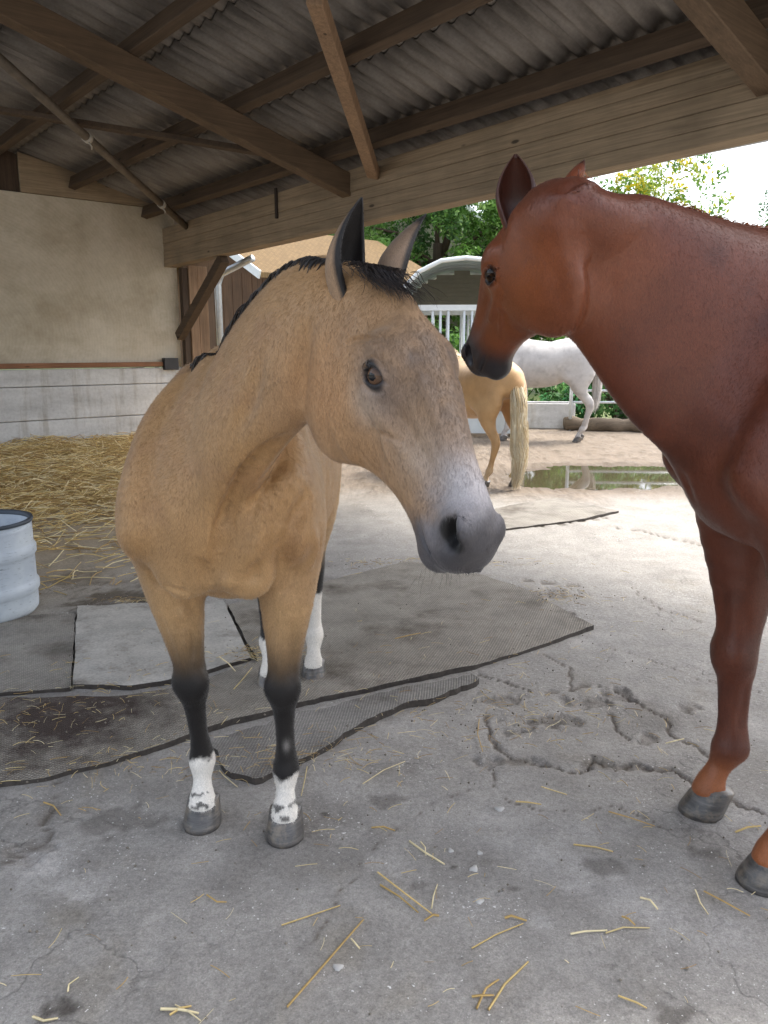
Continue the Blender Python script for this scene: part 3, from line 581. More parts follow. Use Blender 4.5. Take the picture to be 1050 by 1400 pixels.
    hm = np.array([HF, HD, HR]); dk = hd.get('dk', 1.0); rk = hd.get('rk', 1.0); Hd = lambda s, d, r: poll + Sh * (s * HF + d * dk * HD + r * rk * HR)
    nk = sp['neck']; npt = [T((.36, 0, 1.19))] + [np.array(p) for p, a, b in nk] + [Hd(.01, -.115 / dk, 0), Hd(.07, -.14 / dk, 0)]
    nr = [R(sp.get('neckw', .15) * wf, .30)] + [(a, b) for p, a, b in nk] + [(.07 * Sh, .09 * Sh), (.06 * Sh, .085 * Sh)]
    m = len(npt); sides = np.array([lef * (1 - t) - HR * t for t in np.clip(np.linspace(-.35, 1.0, m), 0, 1)])
    f.chain(npt, nr, sides, sp.get('neckk', .055) * S, 14)
    f32 = lambda a: np.asarray(a, np.float32)
    def fh(Q):
        q = (Q - f32(poll)) @ f32(hm).T / f32([Sh, Sh * dk, Sh * rk]); s = q[:, 0]; tp = np.interp(s, *HTOP); bt = np.interp(s, *HBOT); wd = np.interp(s, *HW); tl = np.interp(s, *HT)
        h = np.maximum((tp - bt) / 2, .004); dd = q[:, 1] - (tp + bt) / 2; u = np.clip(dd / h, -1.2, 1.2); wd = wd * (1 + tl * u) * (1 - .18 * np.clip(-u, 0, 1) ** 2)
        p = 2.35; k0 = ((np.abs(q[:, 2]) / wd) ** p + (np.abs(dd) / h) ** p) ** (1 / p)
        over = np.maximum(np.maximum(s - .622, -.075 - s), 0)
        return ((k0 - 1) * np.clip(np.minimum(wd, h), .02, .06) + over) * Sh
    lo = np.min([Hd(s, d, r) for s in (-.1, .65) for d in (-.36, .08) for r in (-.13, .13)], 0) - .05; hi = np.max([Hd(s, d, r) for s in (-.1, .65) for d in (-.36, .08) for r in (-.13, .13)], 0) + .05
    f.add(fh, lo, hi, .035 * Sh)
    HR_ = lambda *r: [x * Sh for x in r]
    for sg in (1, -1):
        f.ell(Hd(.175, -.215, sg * .052), HR_(.118, .118, .042), hm, .03 * Sh)            # masseter
        f.ell(Hd(.210, -.018, sg * .074), HR_(.045, .024, .022), hm, .03 * Sh)          # brow
        f.ell(Hd(.235, -.052, sg * .080), HR_(.042, .034, .020), hm, .02 * Sh)           # orbit
        f.chain([Hd(.245, -.092, sg * .086), Hd(.31, -.094, sg * .073), Hd(.375, -.088, sg * .060)], [HR_(.014, .016), HR_(.013, .013), HR_(.008, .008)], HR, .016 * Sh)   # facial crest
        f.ell(Hd(.565, -.062, sg * .043), HR_(.034, .030, .022), hm, .02 * Sh)           # nostril wing
        f.ridge([Hd(.13, .010, sg * .075)], -.008 * Sh, .032 * Sh)                         # hollow above the eye
        f.ridge([Hd(.29, -.055, sg * .082), Hd(.36, -.055, sg * .066), Hd(.44, -.055, sg * .058), Hd(.50, -.05, sg * .056)], -.011 * Sh, .018 * Sh); f.ridge([Hd(.27, .018, sg * .062), Hd(.36, .002, sg * .050), Hd(.45, -.012, sg * .044)], .005 * Sh, .014 * Sh); f.ridge([Hd(.30, -.12, sg * .085), Hd(.345, -.165, sg * .075), Hd(.36, -.22, sg * .05)], -.010 * Sh, .022 * Sh); f.ridge([Hd(.28, -.10, sg * .085), Hd(.33, -.125, sg * .075), Hd(.39, -.14, sg * .066), Hd(.45, -.15, sg * .06)], .004 * Sh, .007 * Sh)
        f.ridge([Hd(.36, -.155, sg * .07), Hd(.42, -.13, sg * .065), Hd(.47, -.11, sg * .06)], -.006 * Sh, .025 * Sh)
        # eye socket: almond tilted across the head
        ca, sa = EYE_C, EYE_S; ex = lambda a, b: (EY[0] + a * ca - b * sa, EY[1] + a * sa + b * ca)
        eax = np.array([ca * HF + sa * HD, -sa * HF + ca * HD, HR])
        f.ell(Hd(*EY, sg * .110), HR_(.0265, .0160, .024), eax, .005 * Sh, 's', .04)
        ring = [Hd(*ex(.031 * math.cos(t), .0200 * math.sin(t)), sg * (.102 - .010 * math.cos(t))) for t in np.linspace(0, 2 * math.pi, 17)]
        f.ridge(ring[1:9], .0050 * Sh, .0055 * Sh, 1); f.ridge(ring[8:17], .0035 * Sh, .0055 * Sh, 1)
        f.ridge([Hd(*ex(-.034, .018), sg * .108), Hd(*ex(0, .031), sg * .105), Hd(*ex(.034, .018), sg * .10)], -.0035 * Sh, .0055 * Sh)
        f.ridge([Hd(*ex(-.03, -.022), sg * .108), Hd(*ex(0, -.03), sg * .105), Hd(*ex(.036, -.02), sg * .10)], -.0025 * Sh, .0055 * Sh)
        f.ridge([Hd(*ex(.026, -.002), sg * .102), Hd(*ex(.040, -.004), sg * .096)], -.004 * Sh, .004 * Sh)
        # nostril
        nax = nrm(.75 * HF - .55 * HD); nb = nrm(np.cross(HR, nax)); f.ell(Hd(.566, -.068, sg * .062), HR_(.035, .0180, .034), np.array([nax, nb, np.cross(nax, nb)]), .020 * Sh, 's', .05)
        f.ridge([Hd(.535, -.045, sg * .062), Hd(.56, -.038, sg * .064), Hd(.59, -.058, sg * .058)], .005 * Sh, .012 * Sh)
        # mouth
        f.ridge([Hd(.618, -.128, 0), Hd(.60, -.132, sg * .03), Hd(.565, -.136, sg * .05), Hd(.52, -.135, sg * .06), Hd(.485, -.130, sg * .062)], -.007 * Sh, .0055 * Sh)
        f.ridge([Hd(.60, -.112, sg * .03), Hd(.55, -.116, sg * .055), Hd(.5, -.115, sg * .062)], .003 * Sh, .012 * Sh)
    f.ell(Hd(.555, -.172, 0), HR_(.036, .026, .034), hm, .02 * Sh)                        # chin
    f.ell(Hd(.596, -.095, 0), HR_(.03, .042, .045), hm, .02 * Sh)                         # upper lip
    return dict(f=f, T=T, Hd=Hd, hm=hm, A=A, S=S, Sh=Sh, hooves=hooves, poll=poll, dk=dk, rk=rk, npt=npt, nr=nr, sides=sides, fwd=fwd, lef=lef, o=o, wf=wf)

def ear_mesh(base, tip, opn, wid, c_out, c_in, nu=20, nv=17, bend=.0):
    ax = tip - base; ln = np.linalg.norm(ax); ax = ax / ln; opn = nrm(opn - ax * (opn @ ax)); sx = np.cross(ax, opn); V = []; C = []
    for layer in (0, 1):
        for i in range(nu + 1):
            u = i / nu; wv = wid * (0.55 + .45 * math.sin(min(u / .5, 1) * math.pi / 2)) * max(.03, (1 - max(0, (u - .42) / .60) ** 2.0))
            ang = math.radians(150 - 62 * u)
            for j in range(nv):
                v = (j / (nv - 1) * 2 - 1) * ang; r = wv * (1 if layer == 0 else .90) - (.0015 if layer else 0)
                c = base + ax * ln * u + opn * (-wv * .35 * (1 - u) - bend * math.sin(u * math.pi) * ln + .02 * u * u) 
                V.append(c + r * (math.sin(v) * sx - math.cos(v) * opn * .85)); edge = abs(j / (nv - 1) * 2 - 1) > .86
                C.append(c_in if layer or edge or u > .85 else c_out * (1 - .5 * sstep(.5, .9, np.array(u))) + c_in * .5 * sstep(.5, .9, np.array(u)))
    n = (nu + 1) * nv; Fc = []
    for i in range(nu):
        for j in range(nv - 1):
            a = i * nv + j; Fc.append((a, a + 1, a + nv + 1, a + nv)); Fc.append((n + a, n + a + nv, n + a + nv + 1, n + a + 1))
        for j in (0, nv - 1):
            a = i * nv + j; q = (a, a + nv, n + a + nv, n + a); Fc.append(q if j == 0 else q[::-1])
    for j in range(nv - 1): a = nu * nv + j; Fc.append((a, a + 1, n + a + 1, n + a))
    return np.array(V), Fc, np.array(C)
def ribbons(name, strands, width, mat, parent, cols=None, taper=.8):
    """strands: (n, m, 3) control polylines -> one mesh of thin tapering three-sided hairs"""
    S_ = np.asarray(strands, float); n, m, _ = S_.shape; t = np.gradient(S_, axis=1); t /= np.linalg.norm(t, axis=2, keepdims=True) + 1e-9
    rnd = rng.normal(size=(n, 1, 3)); u = np.cross(t, rnd); u /= np.linalg.norm(u, axis=2, keepdims=True) + 1e-9; v = np.cross(t, u)
    wv = (np.asarray(width).reshape(-1, 1) * np.ones((n, 1))) * (1 - taper * np.linspace(0, 1, m)[None] ** 2); wv = wv[..., None] / 2
    V = np.stack([S_ + wv * u, S_ + wv * (-.5 * u + .87 * v), S_ + wv * (-.5 * u - .87 * v)], 2).reshape(-1, 3)
    b = np.arange(n)[:, None] * m * 3 + np.arange(m - 1)[None] * 3; b = b.reshape(-1)
    Fc = np.vstack([np.stack([b + k, b + (k + 1) % 3, b + 3 + (k + 1) % 3, b + 3 + k], 1) for k in range(3)])
    col = None if cols is None else np.repeat(np.asarray(cols), m * 3, axis=0)
    return mesh_obj(name, V, Fc, mat, parent, True, col)
def coat_material(name, rough=.45, sheen=.25, nvar=.10, clump=.4, spec=.35):
    m = NT(name, rough, spec); col = m.attr(); n1 = m.noise(9, 5, .6); n2 = m.noise(420, 3, .7, m.mapping((1, 1, .35)))
    c = m.mix(1., col, m.ramp(n1, [(.3, 1 - nvar), (.7, 1 + nvar)]), 'MULTIPLY'); c = m.mix(1., c, m.ramp(n2, [(.3, .80), (.7, 1.2)]), 'MULTIPLY')
    m.base(c); m.bump(n2, clump, .0016); m.bump(m.noise(45, 4, .6), .10, .006)
    m.b.inputs['Sheen Weight'].default_value = sheen; m.b.inputs['Sheen Roughness'].default_value = .4
    r = m.noise(30, 3); m.rough(m.ramp(r, [(.3, rough - .06), (.7, rough + .1)]))
    return m.m
MAT_HORN = NT('hoof_horn', .32, .5); _f = MAT_HORN.noise(3, 6, .65, MAT_HORN.mapping((3, 3, 26)))
MAT_HORN.base(MAT_HORN.ramp(_f, [(.25, lin(44, 42, 41)), (.5, lin(84, 81, 79)), (.8, lin(124, 119, 113))])); _d = MAT_HORN.noise(22, 6, .7); MAT_HORN.base(MAT_HORN.mix(MAT_HORN.ramp(_d, [(.48, 0), (.68, .8)]), MAT_HORN.b.inputs['Base Color'].links[0].from_socket, lin(134, 122, 106))); MAT_HORN.bump(_f, .35, .003); MAT_HORN.bump(_d, .3, .003); MAT_HORN = MAT_HORN.m
MAT_EYE = NT('eye_ball', .04, .3); MAT_EYE.base(MAT_EYE.attr()); MAT_EYE = MAT_EYE.m
def hair_mat(name, c, rough=.42):
    m = NT(name, rough, .45); n = m.noise(5, 4); c = np.array(c); m.base(m.mix(1., m.attr(), m.ramp(n, [(.3, .85), (.7, 1.15)]), 'MULTIPLY')); return m.m

def hoof_mesh(S, toe=1.0):
    n = 28; V = []; rows = [(0.0, 1.0, .0), (.012, 1.01, -.003), (.03, .975, -.011), (.05, .925, -.020), (.068, .875, -.029), (.080, .85, -.035), (.085, .78, -.036)]
    for z, k, sh in rows:
        for i in range(n):
            a = 2 * math.pi * i / n; c, s = math.cos(a), math.sin(a)
            x = .068 * k * (c if c > 0 else c * .82) ; y = .060 * k * s * (1 - .10 * (c < -.3))
            zz = z * (1 - .22 * max(0, -c))
            V.append(((x + sh + .012) * S, y * S, zz * S))
    Fc = [(r * n + i, r * n + (i + 1) % n, (r + 1) * n + (i + 1) % n, (r + 1) * n + i) for r in range(len(rows) - 1) for i in range(n)]
    Fc += [tuple(range(n - 1, -1, -1)), tuple(range((len(rows) - 1) * n, len(rows) * n))]
    return V, Fc
def eyeball(Hd, hm, sg, Sh, parent, look=(.12, .0), iris=(lin(190, 150, 110), lin(96, 62, 38))):
    c = Hd(.233, -.050, sg * .0790); out = nrm(sg * hm[2] + look[0] * hm[0] + look[1] * hm[1]); hz = EYE_C * hm[0] + EYE_S * hm[1]; hz = nrm(hz - out * (hz @ out)); vt = np.cross(out, hz); r = .0285 * Sh
    nu, nv = 40, 40; V = []; C = []
    for i in range(nu + 1):
        th = math.pi * (i / nu) ** 1.25
        for j in range(nv):
            ph = 2 * math.pi * j / nv; V.append(c + r * (math.cos(th) * out + math.sin(th) * (math.cos(ph) * hz + math.sin(ph) * vt)))
            x = math.sin(th) * math.cos(ph); y = math.sin(th) * math.sin(ph); pu = (x / .36) ** 2 + (y / .27) ** 2
            if th > .98: C.append(lin(24, 18, 16))
            elif pu < 1: C.append(lin(8, 9, 14))
            elif th > .84: C.append(lin(44, 30, 22))
            else: t = min(1, max(0, (pu - 1) / 4)); C.append((iris[0] * (1 - t) + iris[1] * t) * (.85 + .3 * rng.random()))
    Fc = [(i * nv + j, i * nv + (j + 1) % nv, (i + 1) * nv + (j + 1) % nv, (i + 1) * nv + j) for i in range(nu) for j in range(nv)]
    return mesh_obj('eye', V, Fc, MAT_EYE, parent, True, np.array(C))

def build_horse(sp):
    H_ = horse_field(sp); f = H_['f']; S = H_['S']; h = sp.get('h', .014)
    if 'sculpt' in sp: sp['sculpt'](H_)
    lo = np.array([H_['T']((-.95, -.42, 0)), H_['T']((.95, .42, 0)), H_['T']((-.95, .42, 0)), H_['T']((.95, -.42, 0))] + [H_['Hd'](s, d, r) for s in (-.1, .68) for d in (-.4, .12) for r in (-.16, .16)])
    hi = lo.max(0) + .03; lo = lo.min(0) - .03; lo[2] = .03; hi[2] = max(hi[2], 1.62 * S)
    for p, r in zip(H_['npt'], H_['nr']): hi = np.maximum(hi, p + max(r) + .02); lo = np.minimum(lo, p - max(r) - .02)
    D = f.grid(lo, hi, h); V, Q = surfnet(D, lo, h); V = project(f, V, 2)
    # keep the largest shell only is unnecessary: the field is connected
    for _ in range(sp.get('levels', 1)): V, Q = subdivide_all(V, Q); V = project(f, V, 1)
    faces = Q; E_ = np.unique(np.sort(np.stack([Q, np.roll(Q, -1, 1)], 2).reshape(-1, 2), 1), axis=0); cn = np.bincount(E_.ravel(), minlength=len(V))[:, None]
    wgt = (.5 * (1 - sstep(-.05, .08, ((V - H_['poll']) @ H_['hm'].T / H_['Sh'])[:, 0] * (np.linalg.norm(V - H_['poll'], axis=1) < .75))))[:, None]
    for _ in range(sp.get('smooth', 6)):
        av = np.stack([np.bincount(E_[:, 0], V[E_[:, 1], k], len(V)) + np.bincount(E_[:, 1], V[E_[:, 0], k], len(V)) for k in range(3)], 1) / cn; V = V + wgt * (av - V)
    if sp.get('fine'):
        faces = [tuple(q) for q in Q.tolist()]; hm = H_['hm']
        for (slo, shi, dlo, dhi, rlo) in sp['fine']:
            q = (V - H_['poll']) @ hm.T / H_['Sh']; inr = (q[:, 0] > slo) & (q[:, 0] < shi) & (q[:, 1] > dlo) & (q[:, 1] < dhi) & (np.abs(q[:, 2]) > rlo) & (np.abs(q[:, 2]) < .14)
            sel = [inr[fc[0]] for fc in faces]; n0 = len(V); V, faces = subdivide(V, faces, sel); V[n0:] = project(f, V[n0:], 2, .01, .001)
    loc = (V - H_['o']); loc = np.stack([loc @ H_['fwd'], loc @ H_['lef'], loc[:, 2]], 1) / S; hq = (V - H_['poll']) @ H_['hm'].T / H_['Sh'] / [1, H_['dk'], H_['rk']]
    col = sp['paint'](V, loc, hq, H_)
    root = empty('horse', (H_['o'][0], H_['o'][1], 0)); inv = Matrix.Translation(root.location).inverted()
    
    # ears join the body's mesh
    Vs = [V]; Fs = [tuple(x) for x in (faces.tolist() if isinstance(faces, np.ndarray) else faces)]; Cs = [col]; n = len(V)
    for (b, t, op, wd, co, ci, bend) in sp['ears'](H_):
        ev, ef, ec = ear_mesh(b, t, op, wd, co, ci, bend=bend); Vs.append(ev); Cs.append(ec); Fs += [tuple(i + n for i in q) for q in ef]; n += len(ev)
    V = np.vstack(Vs); col = np.vstack(Cs)
    body = mesh_obj('body', V, Fs, sp['mat'], None, True, col); parts = [body]
    hv = {}
    for i, (p, fw, a) in enumerate(H_['hooves']):
        hz = sp.get('hoof_yaw', {}).get(i, 0.0); Vh, Fh = hoof_mesh(S * sp.get('hoof_scale', 1)); ang = math.atan2(fw[1], fw[0]) + hz
        M = Matrix.Translation((p[0], p[1], 0.001)) @ Matrix.Rotation(ang, 4, 'Z'); ho = mesh_obj('hoof', [M @ Vector(v) for v in Vh], Fh, sp.get('hoof_mat', MAT_HORN), None, True); parts.append(ho)
    for sg in (1, -1): parts.append(eyeball(H_['Hd'], H_['hm'], sg, H_['Sh'], None, iris=sp.get('iris', (lin(120, 80, 50), lin(60, 36, 22)))))
    parts += sp['hair'](H_, f)
    if 'fur' in sp: parts.append(short_fur(H_, body, *sp['fur'], 5))
    for o in parts: o.parent = root; o.matrix_parent_inverse = inv
    tag(root, sp['label'], 'horse'); return root, H_
def crest(H_, t0=.2, t1=.98, n=60):
    D = cat(np.hstack([np.array(H_['npt']), np.array(H_['nr']), H_['sides']]), 12); k = np.linspace(t0, t1, n) * (len(D) - 1)
    D = np.stack([np.interp(k, np.arange(len(D)), D[:, i]) for i in range(D.shape[1])], 1); p = D[:, :3]; t = np.gradient(p, axis=0); t /= np.linalg.norm(t, axis=1)[:, None]
    u = np.array([0, 0, 1.]) - t * t[:, 2:3]; u /= np.linalg.norm(u, axis=1)[:, None]; sd = np.cross(u, t); sd *= np.sign((sd * D[:, 5:]).sum(1))[:, None]
    q = p + u * D[:, 4:5]
    q = project(H_['f'], q, 4); return q, u, sd, t
def mane(H_, name, n, length, fall, mat, cols, width=.0035, t0=.2, t1=.97, rise=.02, stiff=.4, jitter=.01, down=1.0):
    q, u, sd, t = crest(H_, t0, t1); k = rng.random(n) * (len(q) - 1); it = lambda A: np.stack([np.interp(k, np.arange(len(q)), A[:, i]) for i in range(3)], 1)
    p = it(q); U = it(u); Sd = it(sd); Tg = it(t); L = length * (0.7 + .5 * rng.random(n)); m = 8; pts = np.zeros((n, m, 3))
    off = (rng.random(n) - .5)[:, None] * .035; p = p + Sd * off - U * .004; fall = fall * (rng.random((n, 1)) * 1.3 - .3)
    j = rng.normal(size=(n, 3)) * jitter
    for i in range(m):
        s = i / (m - 1); d = U * (rise * math.sin(min(s * 2.2, 1.57)))[..., None] if False else U * (rise * math.sin(min(s * 2.2, 1.57)))
        pts[:, i] = p + d + L[:, None] * fall * Sd * (s * stiff * (1.4 - .6 * s)) + np.array([0, 0, -1.]) * (down * L * s * s * .8)[:, None] - Tg * (L * s * .25)[:, None] + j * s
    c = np.array(cols); ci = c[rng.integers(0, len(c), n)]
    return ribbons(name, pts, width * (.6 + .8 * rng.random(n)), mat, None, ci)
def tail(H_, n, length, mat, cols, width=.006, spread=.07, top=(-.80, 0, 1.31), back=.11):
    T = H_['T']; a = T(top); fw = H_['fwd']; lf = H_['lef']; S = H_['S']; m = 9; pts = np.zeros((n, m, 3)); L = length * S * (.55 + .5 * rng.random(n) ** .6); th = rng.random(n) * 6.28; rr = np.sqrt(rng.random(n)) * .035 * S
    rt = a + np.outer(np.cos(th) * rr, lf) + np.outer(np.sin(th) * rr, fw) - np.outer(rng.random(n) * .18 * S, [0, 0, 1]) ; ph_ = rng.random(n) * 2.2; dx = np.cos(th) * spread; dy = np.sin(th) * spread * .7
    for i in range(m):
        s = i / (m - 1); b = math.sin(s * math.pi) ; pts[:, i] = rt - fw * (back * S * min(1, s * 3.5)) * (.7 + .6 * rng.random()) + np.outer(np.sin(s * 5 + ph_) * s * .03, lf) + np.outer(np.cos(s * 4 + ph_ * 2) * s * .02, fw) + np.outer(dx * b, lf) + np.outer(dy * b, fw) - np.outer(L * s, [0, 0, 1]) + np.outer(np.sin(s * 9 + th) * .006, lf)
    c = np.array(cols); return ribbons('tail', pts, width * (.6 + .8 * rng.random(n)), mat, None, c[rng.integers(0, len(c), n)], .6)

def short_fur(H_, body, n, length, width, var, seed):
    """short lying hairs over the whole coat, coloured from the skin below"""
    r_ = np.random.default_rng(seed); me = body.data; me.calc_loop_triangles(); nt = len(me.loop_triangles); T_ = np.zeros(nt * 3, np.int32); me.loop_triangles.foreach_get('vertices', T_); T_ = T_.reshape(-1, 3)
    V = np.zeros(len(me.vertices) * 3, np.float32); me.vertices.foreach_get('co', V); V = V.reshape(-1, 3); Nn = np.zeros(len(V) * 3, np.float32); me.vertex_normals.foreach_get('vector', Nn); Nn = Nn.reshape(-1, 3); C = np.zeros(len(V) * 4, np.float32); me.attributes['Col'].data.foreach_get('color', C); C = C.reshape(-1, 4)[:, :3]
    a, b, c = V[T_[:, 0]], V[T_[:, 1]], V[T_[:, 2]]; ar = np.linalg.norm(np.cross(b - a, c - a), axis=1); hq = (a - H_['poll']) @ H_['hm'].T / H_['Sh']
    mz = (hq[:, 0] > .50) & (hq[:, 0] < .7) & (np.abs(hq[:, 2]) < .15); ar = ar * np.where(mz, .25, 1); eye = ((hq[:, 0] - EY[0]) ** 2 + (hq[:, 1] / H_['dk'] - EY[1]) ** 2 < .036 ** 2) & (np.abs(hq[:, 2]) < .15); ar[eye] = 0
    k = r_.choice(nt, n, p=ar / ar.sum()); w1 = np.sqrt(r_.random(n))[:, None]; w2 = r_.random(n)[:, None]; wt = [1 - w1, w1 * (1 - w2), w1 * w2]
    mix3 = lambda A: sum(w_ * A[T_[k, i]] for i, w_ in enumerate(wt)); p = mix3(V); nn = nrm_rows(mix3(Nn)); cc = mix3(C)
    h = (p - H_['poll']) @ H_['hm'].T / H_['Sh']; hd = (sstep(-.05, .1, h[:, 0]) * (np.linalg.norm(p - H_['poll'], axis=1) < .75 * H_['Sh']))[:, None]
    fl = (-.55 * H_['fwd'] + np.array([0, 0, -.85])) * (1 - hd) + hd * (.9 * H_['hm'][0] - .45 * H_['hm'][1]); sw = np.stack([vnoise(p, 7, seed), vnoise(p, 7, seed + 1), vnoise(p, 7, seed + 2)], 1)
    fl = fl + .35 * sw + r_.normal(size=(n, 3)) * .22; fl = nrm_rows(fl - nn * (fl * nn).sum(1)[:, None]); sd = np.cross(nn, fl); L = (length * (.6 + .8 * r_.random(n)))[:, None]; wd = (width * (.6 + .8 * r_.random(n)))[:, None]; lift = .16 + .12 * r_.random((n, 1))
    Vv = np.stack([p - sd * wd / 2 - nn * .0006, p + sd * wd / 2 - nn * .0006, p + fl * L + nn * L * lift], 1).reshape(-1, 3); col = cc * (1 - var + 2.1 * var * r_.random((n, 1)))
    o = mesh_obj('short_fur', Vv, np.arange(n * 3).reshape(-1, 3), body.data.materials[0], None, False, np.repeat(col, 3, 0)); o['kind'] = 'stuff'; return o
def nrm_rows(a): return a / (np.linalg.norm(a, axis=1)[:, None] + 1e-9)
# ---- buckskin
def bs_paint(V, loc, hq, H_):
    N = fbm(V, 9, 3); N2 = fbm(V, 30, 5); c = np.tile(lin(160, 125, 84), (len(V), 1)); mixc = lambda c, k, m: c + (np.asarray(k) - c) * np.clip(m, 0, 1)[:, None]
    x, y, z = loc.T; s, d, r = hq.T; head = sstep(-.10, .10, s) * sstep(.19, .14, np.abs(r)) * sstep(-.50, -.33, d) * (d < .14) * (s < .72)
    c = mixc(c, lin(150, 114, 80), sstep(-.05, .45, N) * .45); c = mixc(c, lin(190, 154, 112), sstep(.05, .5, fbm(V, 5, 31)) * .3); c = mixc(c, lin(120, 92, 68), sstep(1.28, 1.45, z) * .5 * (x < .4))
    c = mixc(c, lin(188, 158, 118), sstep(1.0, .8, z) * .35 * (1 - head))
    # head: greyer coat, tan cheek, sky highlight painted along the nose bridge
    hc = lambda k, m: mixc(c, k, head * m)
    c = hc(lin(150, 120, 90), .6)
    c = hc(lin(172, 128, 84), np.exp(-(((s - .16) / .10) ** 2 + ((d + .20) / .10) ** 2)) * .8)
    c = hc(lin(96, 82, 72), np.exp(-((d - .03) / .055) ** 2) * sstep(.05, .25, s) * sstep(.5, .38, s) * (.75 + .5 * N2))
    c = hc(lin(96, 90, 90), np.exp(-(((s - .255) / .075) ** 2 + ((d + .055) / .042) ** 2)) * .75)
    c = hc(lin(168, 158, 148), np.exp(-(((s - .26) / .05) ** 2 + ((d + .11) / .035) ** 2)) * .45)
    c = hc(lin(160, 150, 140), np.exp(-(((s - .40) / .06) ** 2 + ((d + .07) / .06) ** 2)) * .45)
    c = hc(lin(150, 146, 146), np.exp(-(((s - .47) / .05) ** 2 + ((d + .03) / .05) ** 2)) * .6)
    mz = sstep(.44, .56, s + .05 * N2 + .25 * (-.09 - d) * (d < -.09)); c = hc(lin(112, 110, 114), mz * .95); c = hc(lin(178, 174, 176), np.exp(-(((s - .50) / .055) ** 2 + ((d + .015) / .045) ** 2)) * .75)  # muzzle grey, then the pale sky highlight on the nose bridge as coat colour
    c = hc(lin(54, 52, 55), sstep(.535, .60, s + .03 * N2) * .9); c = hc(lin(46, 44, 46), np.exp(-(((s - .566) / .045) ** 2 + ((d + .068) / .035) ** 2)) * .9); c = hc(lin(14, 13, 14), sstep(1.2, .6, ((s - .566) / .036) ** 2 + ((d + .068) / .024) ** 2)); c = hc(lin(62, 60, 64), sstep(-.11, -.15, d) * sstep(.45, .52, s) * .8)
    lid = ((s - .233) / .036) ** 2 + ((d + .050) / .025) ** 2; c = hc(lin(28, 26, 28), sstep(1.25, .55, lid) * (np.abs(r) > .06))
    # dorsal and mane shadow hair
    # legs
    fr = x > .0; kb = sstep(.74, .50, z + .04 * N); c = mixc(c, lin(26, 23, 22), kb * (fr | (z < .62)))
    sx = z + .03 * N2 + .03 * fbm(V, 45, 9) + .02 * N; left = y > 0
    top = np.where(fr, np.where(left, .185, .215), np.where(left, .40, .22)); c = mixc(c, lin(226, 220, 210), sstep(.012, -.012, sx - top) * (z < .7))
    spots = (fbm(V, 55, 12, 2) > .12) & (z < .118) & (z > .07); c = mixc(c, lin(36, 33, 32), spots * .85 * fr)
    scuff = np.exp(-(((z - .30) / .02) ** 2 + ((y - .16) / .010) ** 2)) * (fr & left); c = mixc(c, lin(120, 116, 112), scuff)
    return c
def bs_hair(H_, f):
    dk = [lin(24, 21, 20), lin(40, 34, 31), lin(58, 52, 50), lin(32, 28, 30)]; m = hair_mat('black_hair', dk[0], .38); out = []
    out.append(mane(H_, 'mane', 5200, .20, 1.0, m, dk, .0032, .12, .765, .022, .5, .005))
    # forelock
    Hd = H_['Hd']; n = 300; pts = np.zeros((n, 8, 3)); hm = H_['hm']
    r0 = rng.normal(size=n) * .03 + .022; s0 = rng.random(n) * .05 - .03; L = .06 + .08 * rng.random(n); dr = rng.normal(size=n) * .02 + .012
    for i in range(8):
        t = i / 7; s = s0 + L * t; r = r0 + dr * t + .01 * np.sin(5 * t + s0 * 90); d = np.interp(s, *HTOP) + .014 * math.sin(min(1, t * 1.6 + .3) * 2.6) + .006 + rng.random(n) * .006
        pts[:, i] = H_['poll'] + H_['Sh'] * (s[:, None] * hm[0] + d[:, None] * hm[1] + r[:, None] * hm[2])
    out.append(ribbons('forelock', pts, .0017, m, None, np.array(dk)[rng.integers(0, 4, n)]))
    out.append(tail(H_, 700, 1.0, m, dk))
    # whiskers on the chin and muzzle
    q = np.array([Hd(.56 + .05 * rng.random(), -.17 - .02 * rng.random(), rng.normal() * .03) for _ in range(22)]); dv = np.array([nrm(-.5 * hm[1] + .6 * hm[0] * rng.random() + .5 * rng.normal() * hm[2]) for _ in range(22)])
    pts = np.stack([q + dv * (.045 * t * (0.5 + rng.random((22, 1)) * .2)) + np.array([0, 0, -.012 * t * t]) for t in np.linspace(0, 1, 5)], 1); out.append(ribbons('whiskers', pts, .0004, m, None, np.tile(dk[1], (22, 1))))
    return out
def bs_ears(H_):
    Hd = H_['Hd']; tan = lin(140, 114, 88); blk = lin(24, 21, 21)
    return [(Hd(.06, -.085, .045), P(484, 272, 1.50), nrm([.80, -.6, .1]), .045, tan, blk, .09), (Hd(.06, -.085, -.045), P(571, 288, 1.58), nrm([.95, .25, .1]), .042, lin(128, 106, 86), blk, .05)]
def sculpt(H_, L):                                       # all grooves (-) and ridges (+) found on the surface in one pass
    f = H_['f']; q, ok = f.march([p for l in L for p in l[0]]); k = 0; e = .004; d0 = f.pts(q); nr = np.stack([f.pts(q + e * a) - d0 for a in np.eye(3)], 1); nr /= np.linalg.norm(nr, axis=1)[:, None] + 1e-9; todo = []
    for pp, d, w_ in L:
        n = len(pp); r = [(a, b_) for a, b_, c in zip(q[k:k + n], nr[k:k + n], ok[k:k + n]) if c]; k += n
        while len(r) > 1 and np.linalg.norm(r[0][0] - r[1][0]) > .13: r = r[1:]
        r = [a for i, a in enumerate(r) if i == 0 or np.linalg.norm(a[0] - r[i - 1][0]) < .16]
        if len(r) > 1: todo.append(([a[0] for a in r], [a[1] for a in r], d * H_.get('gain', 1.0), w_))
    for a in todo: f.crease(*a)
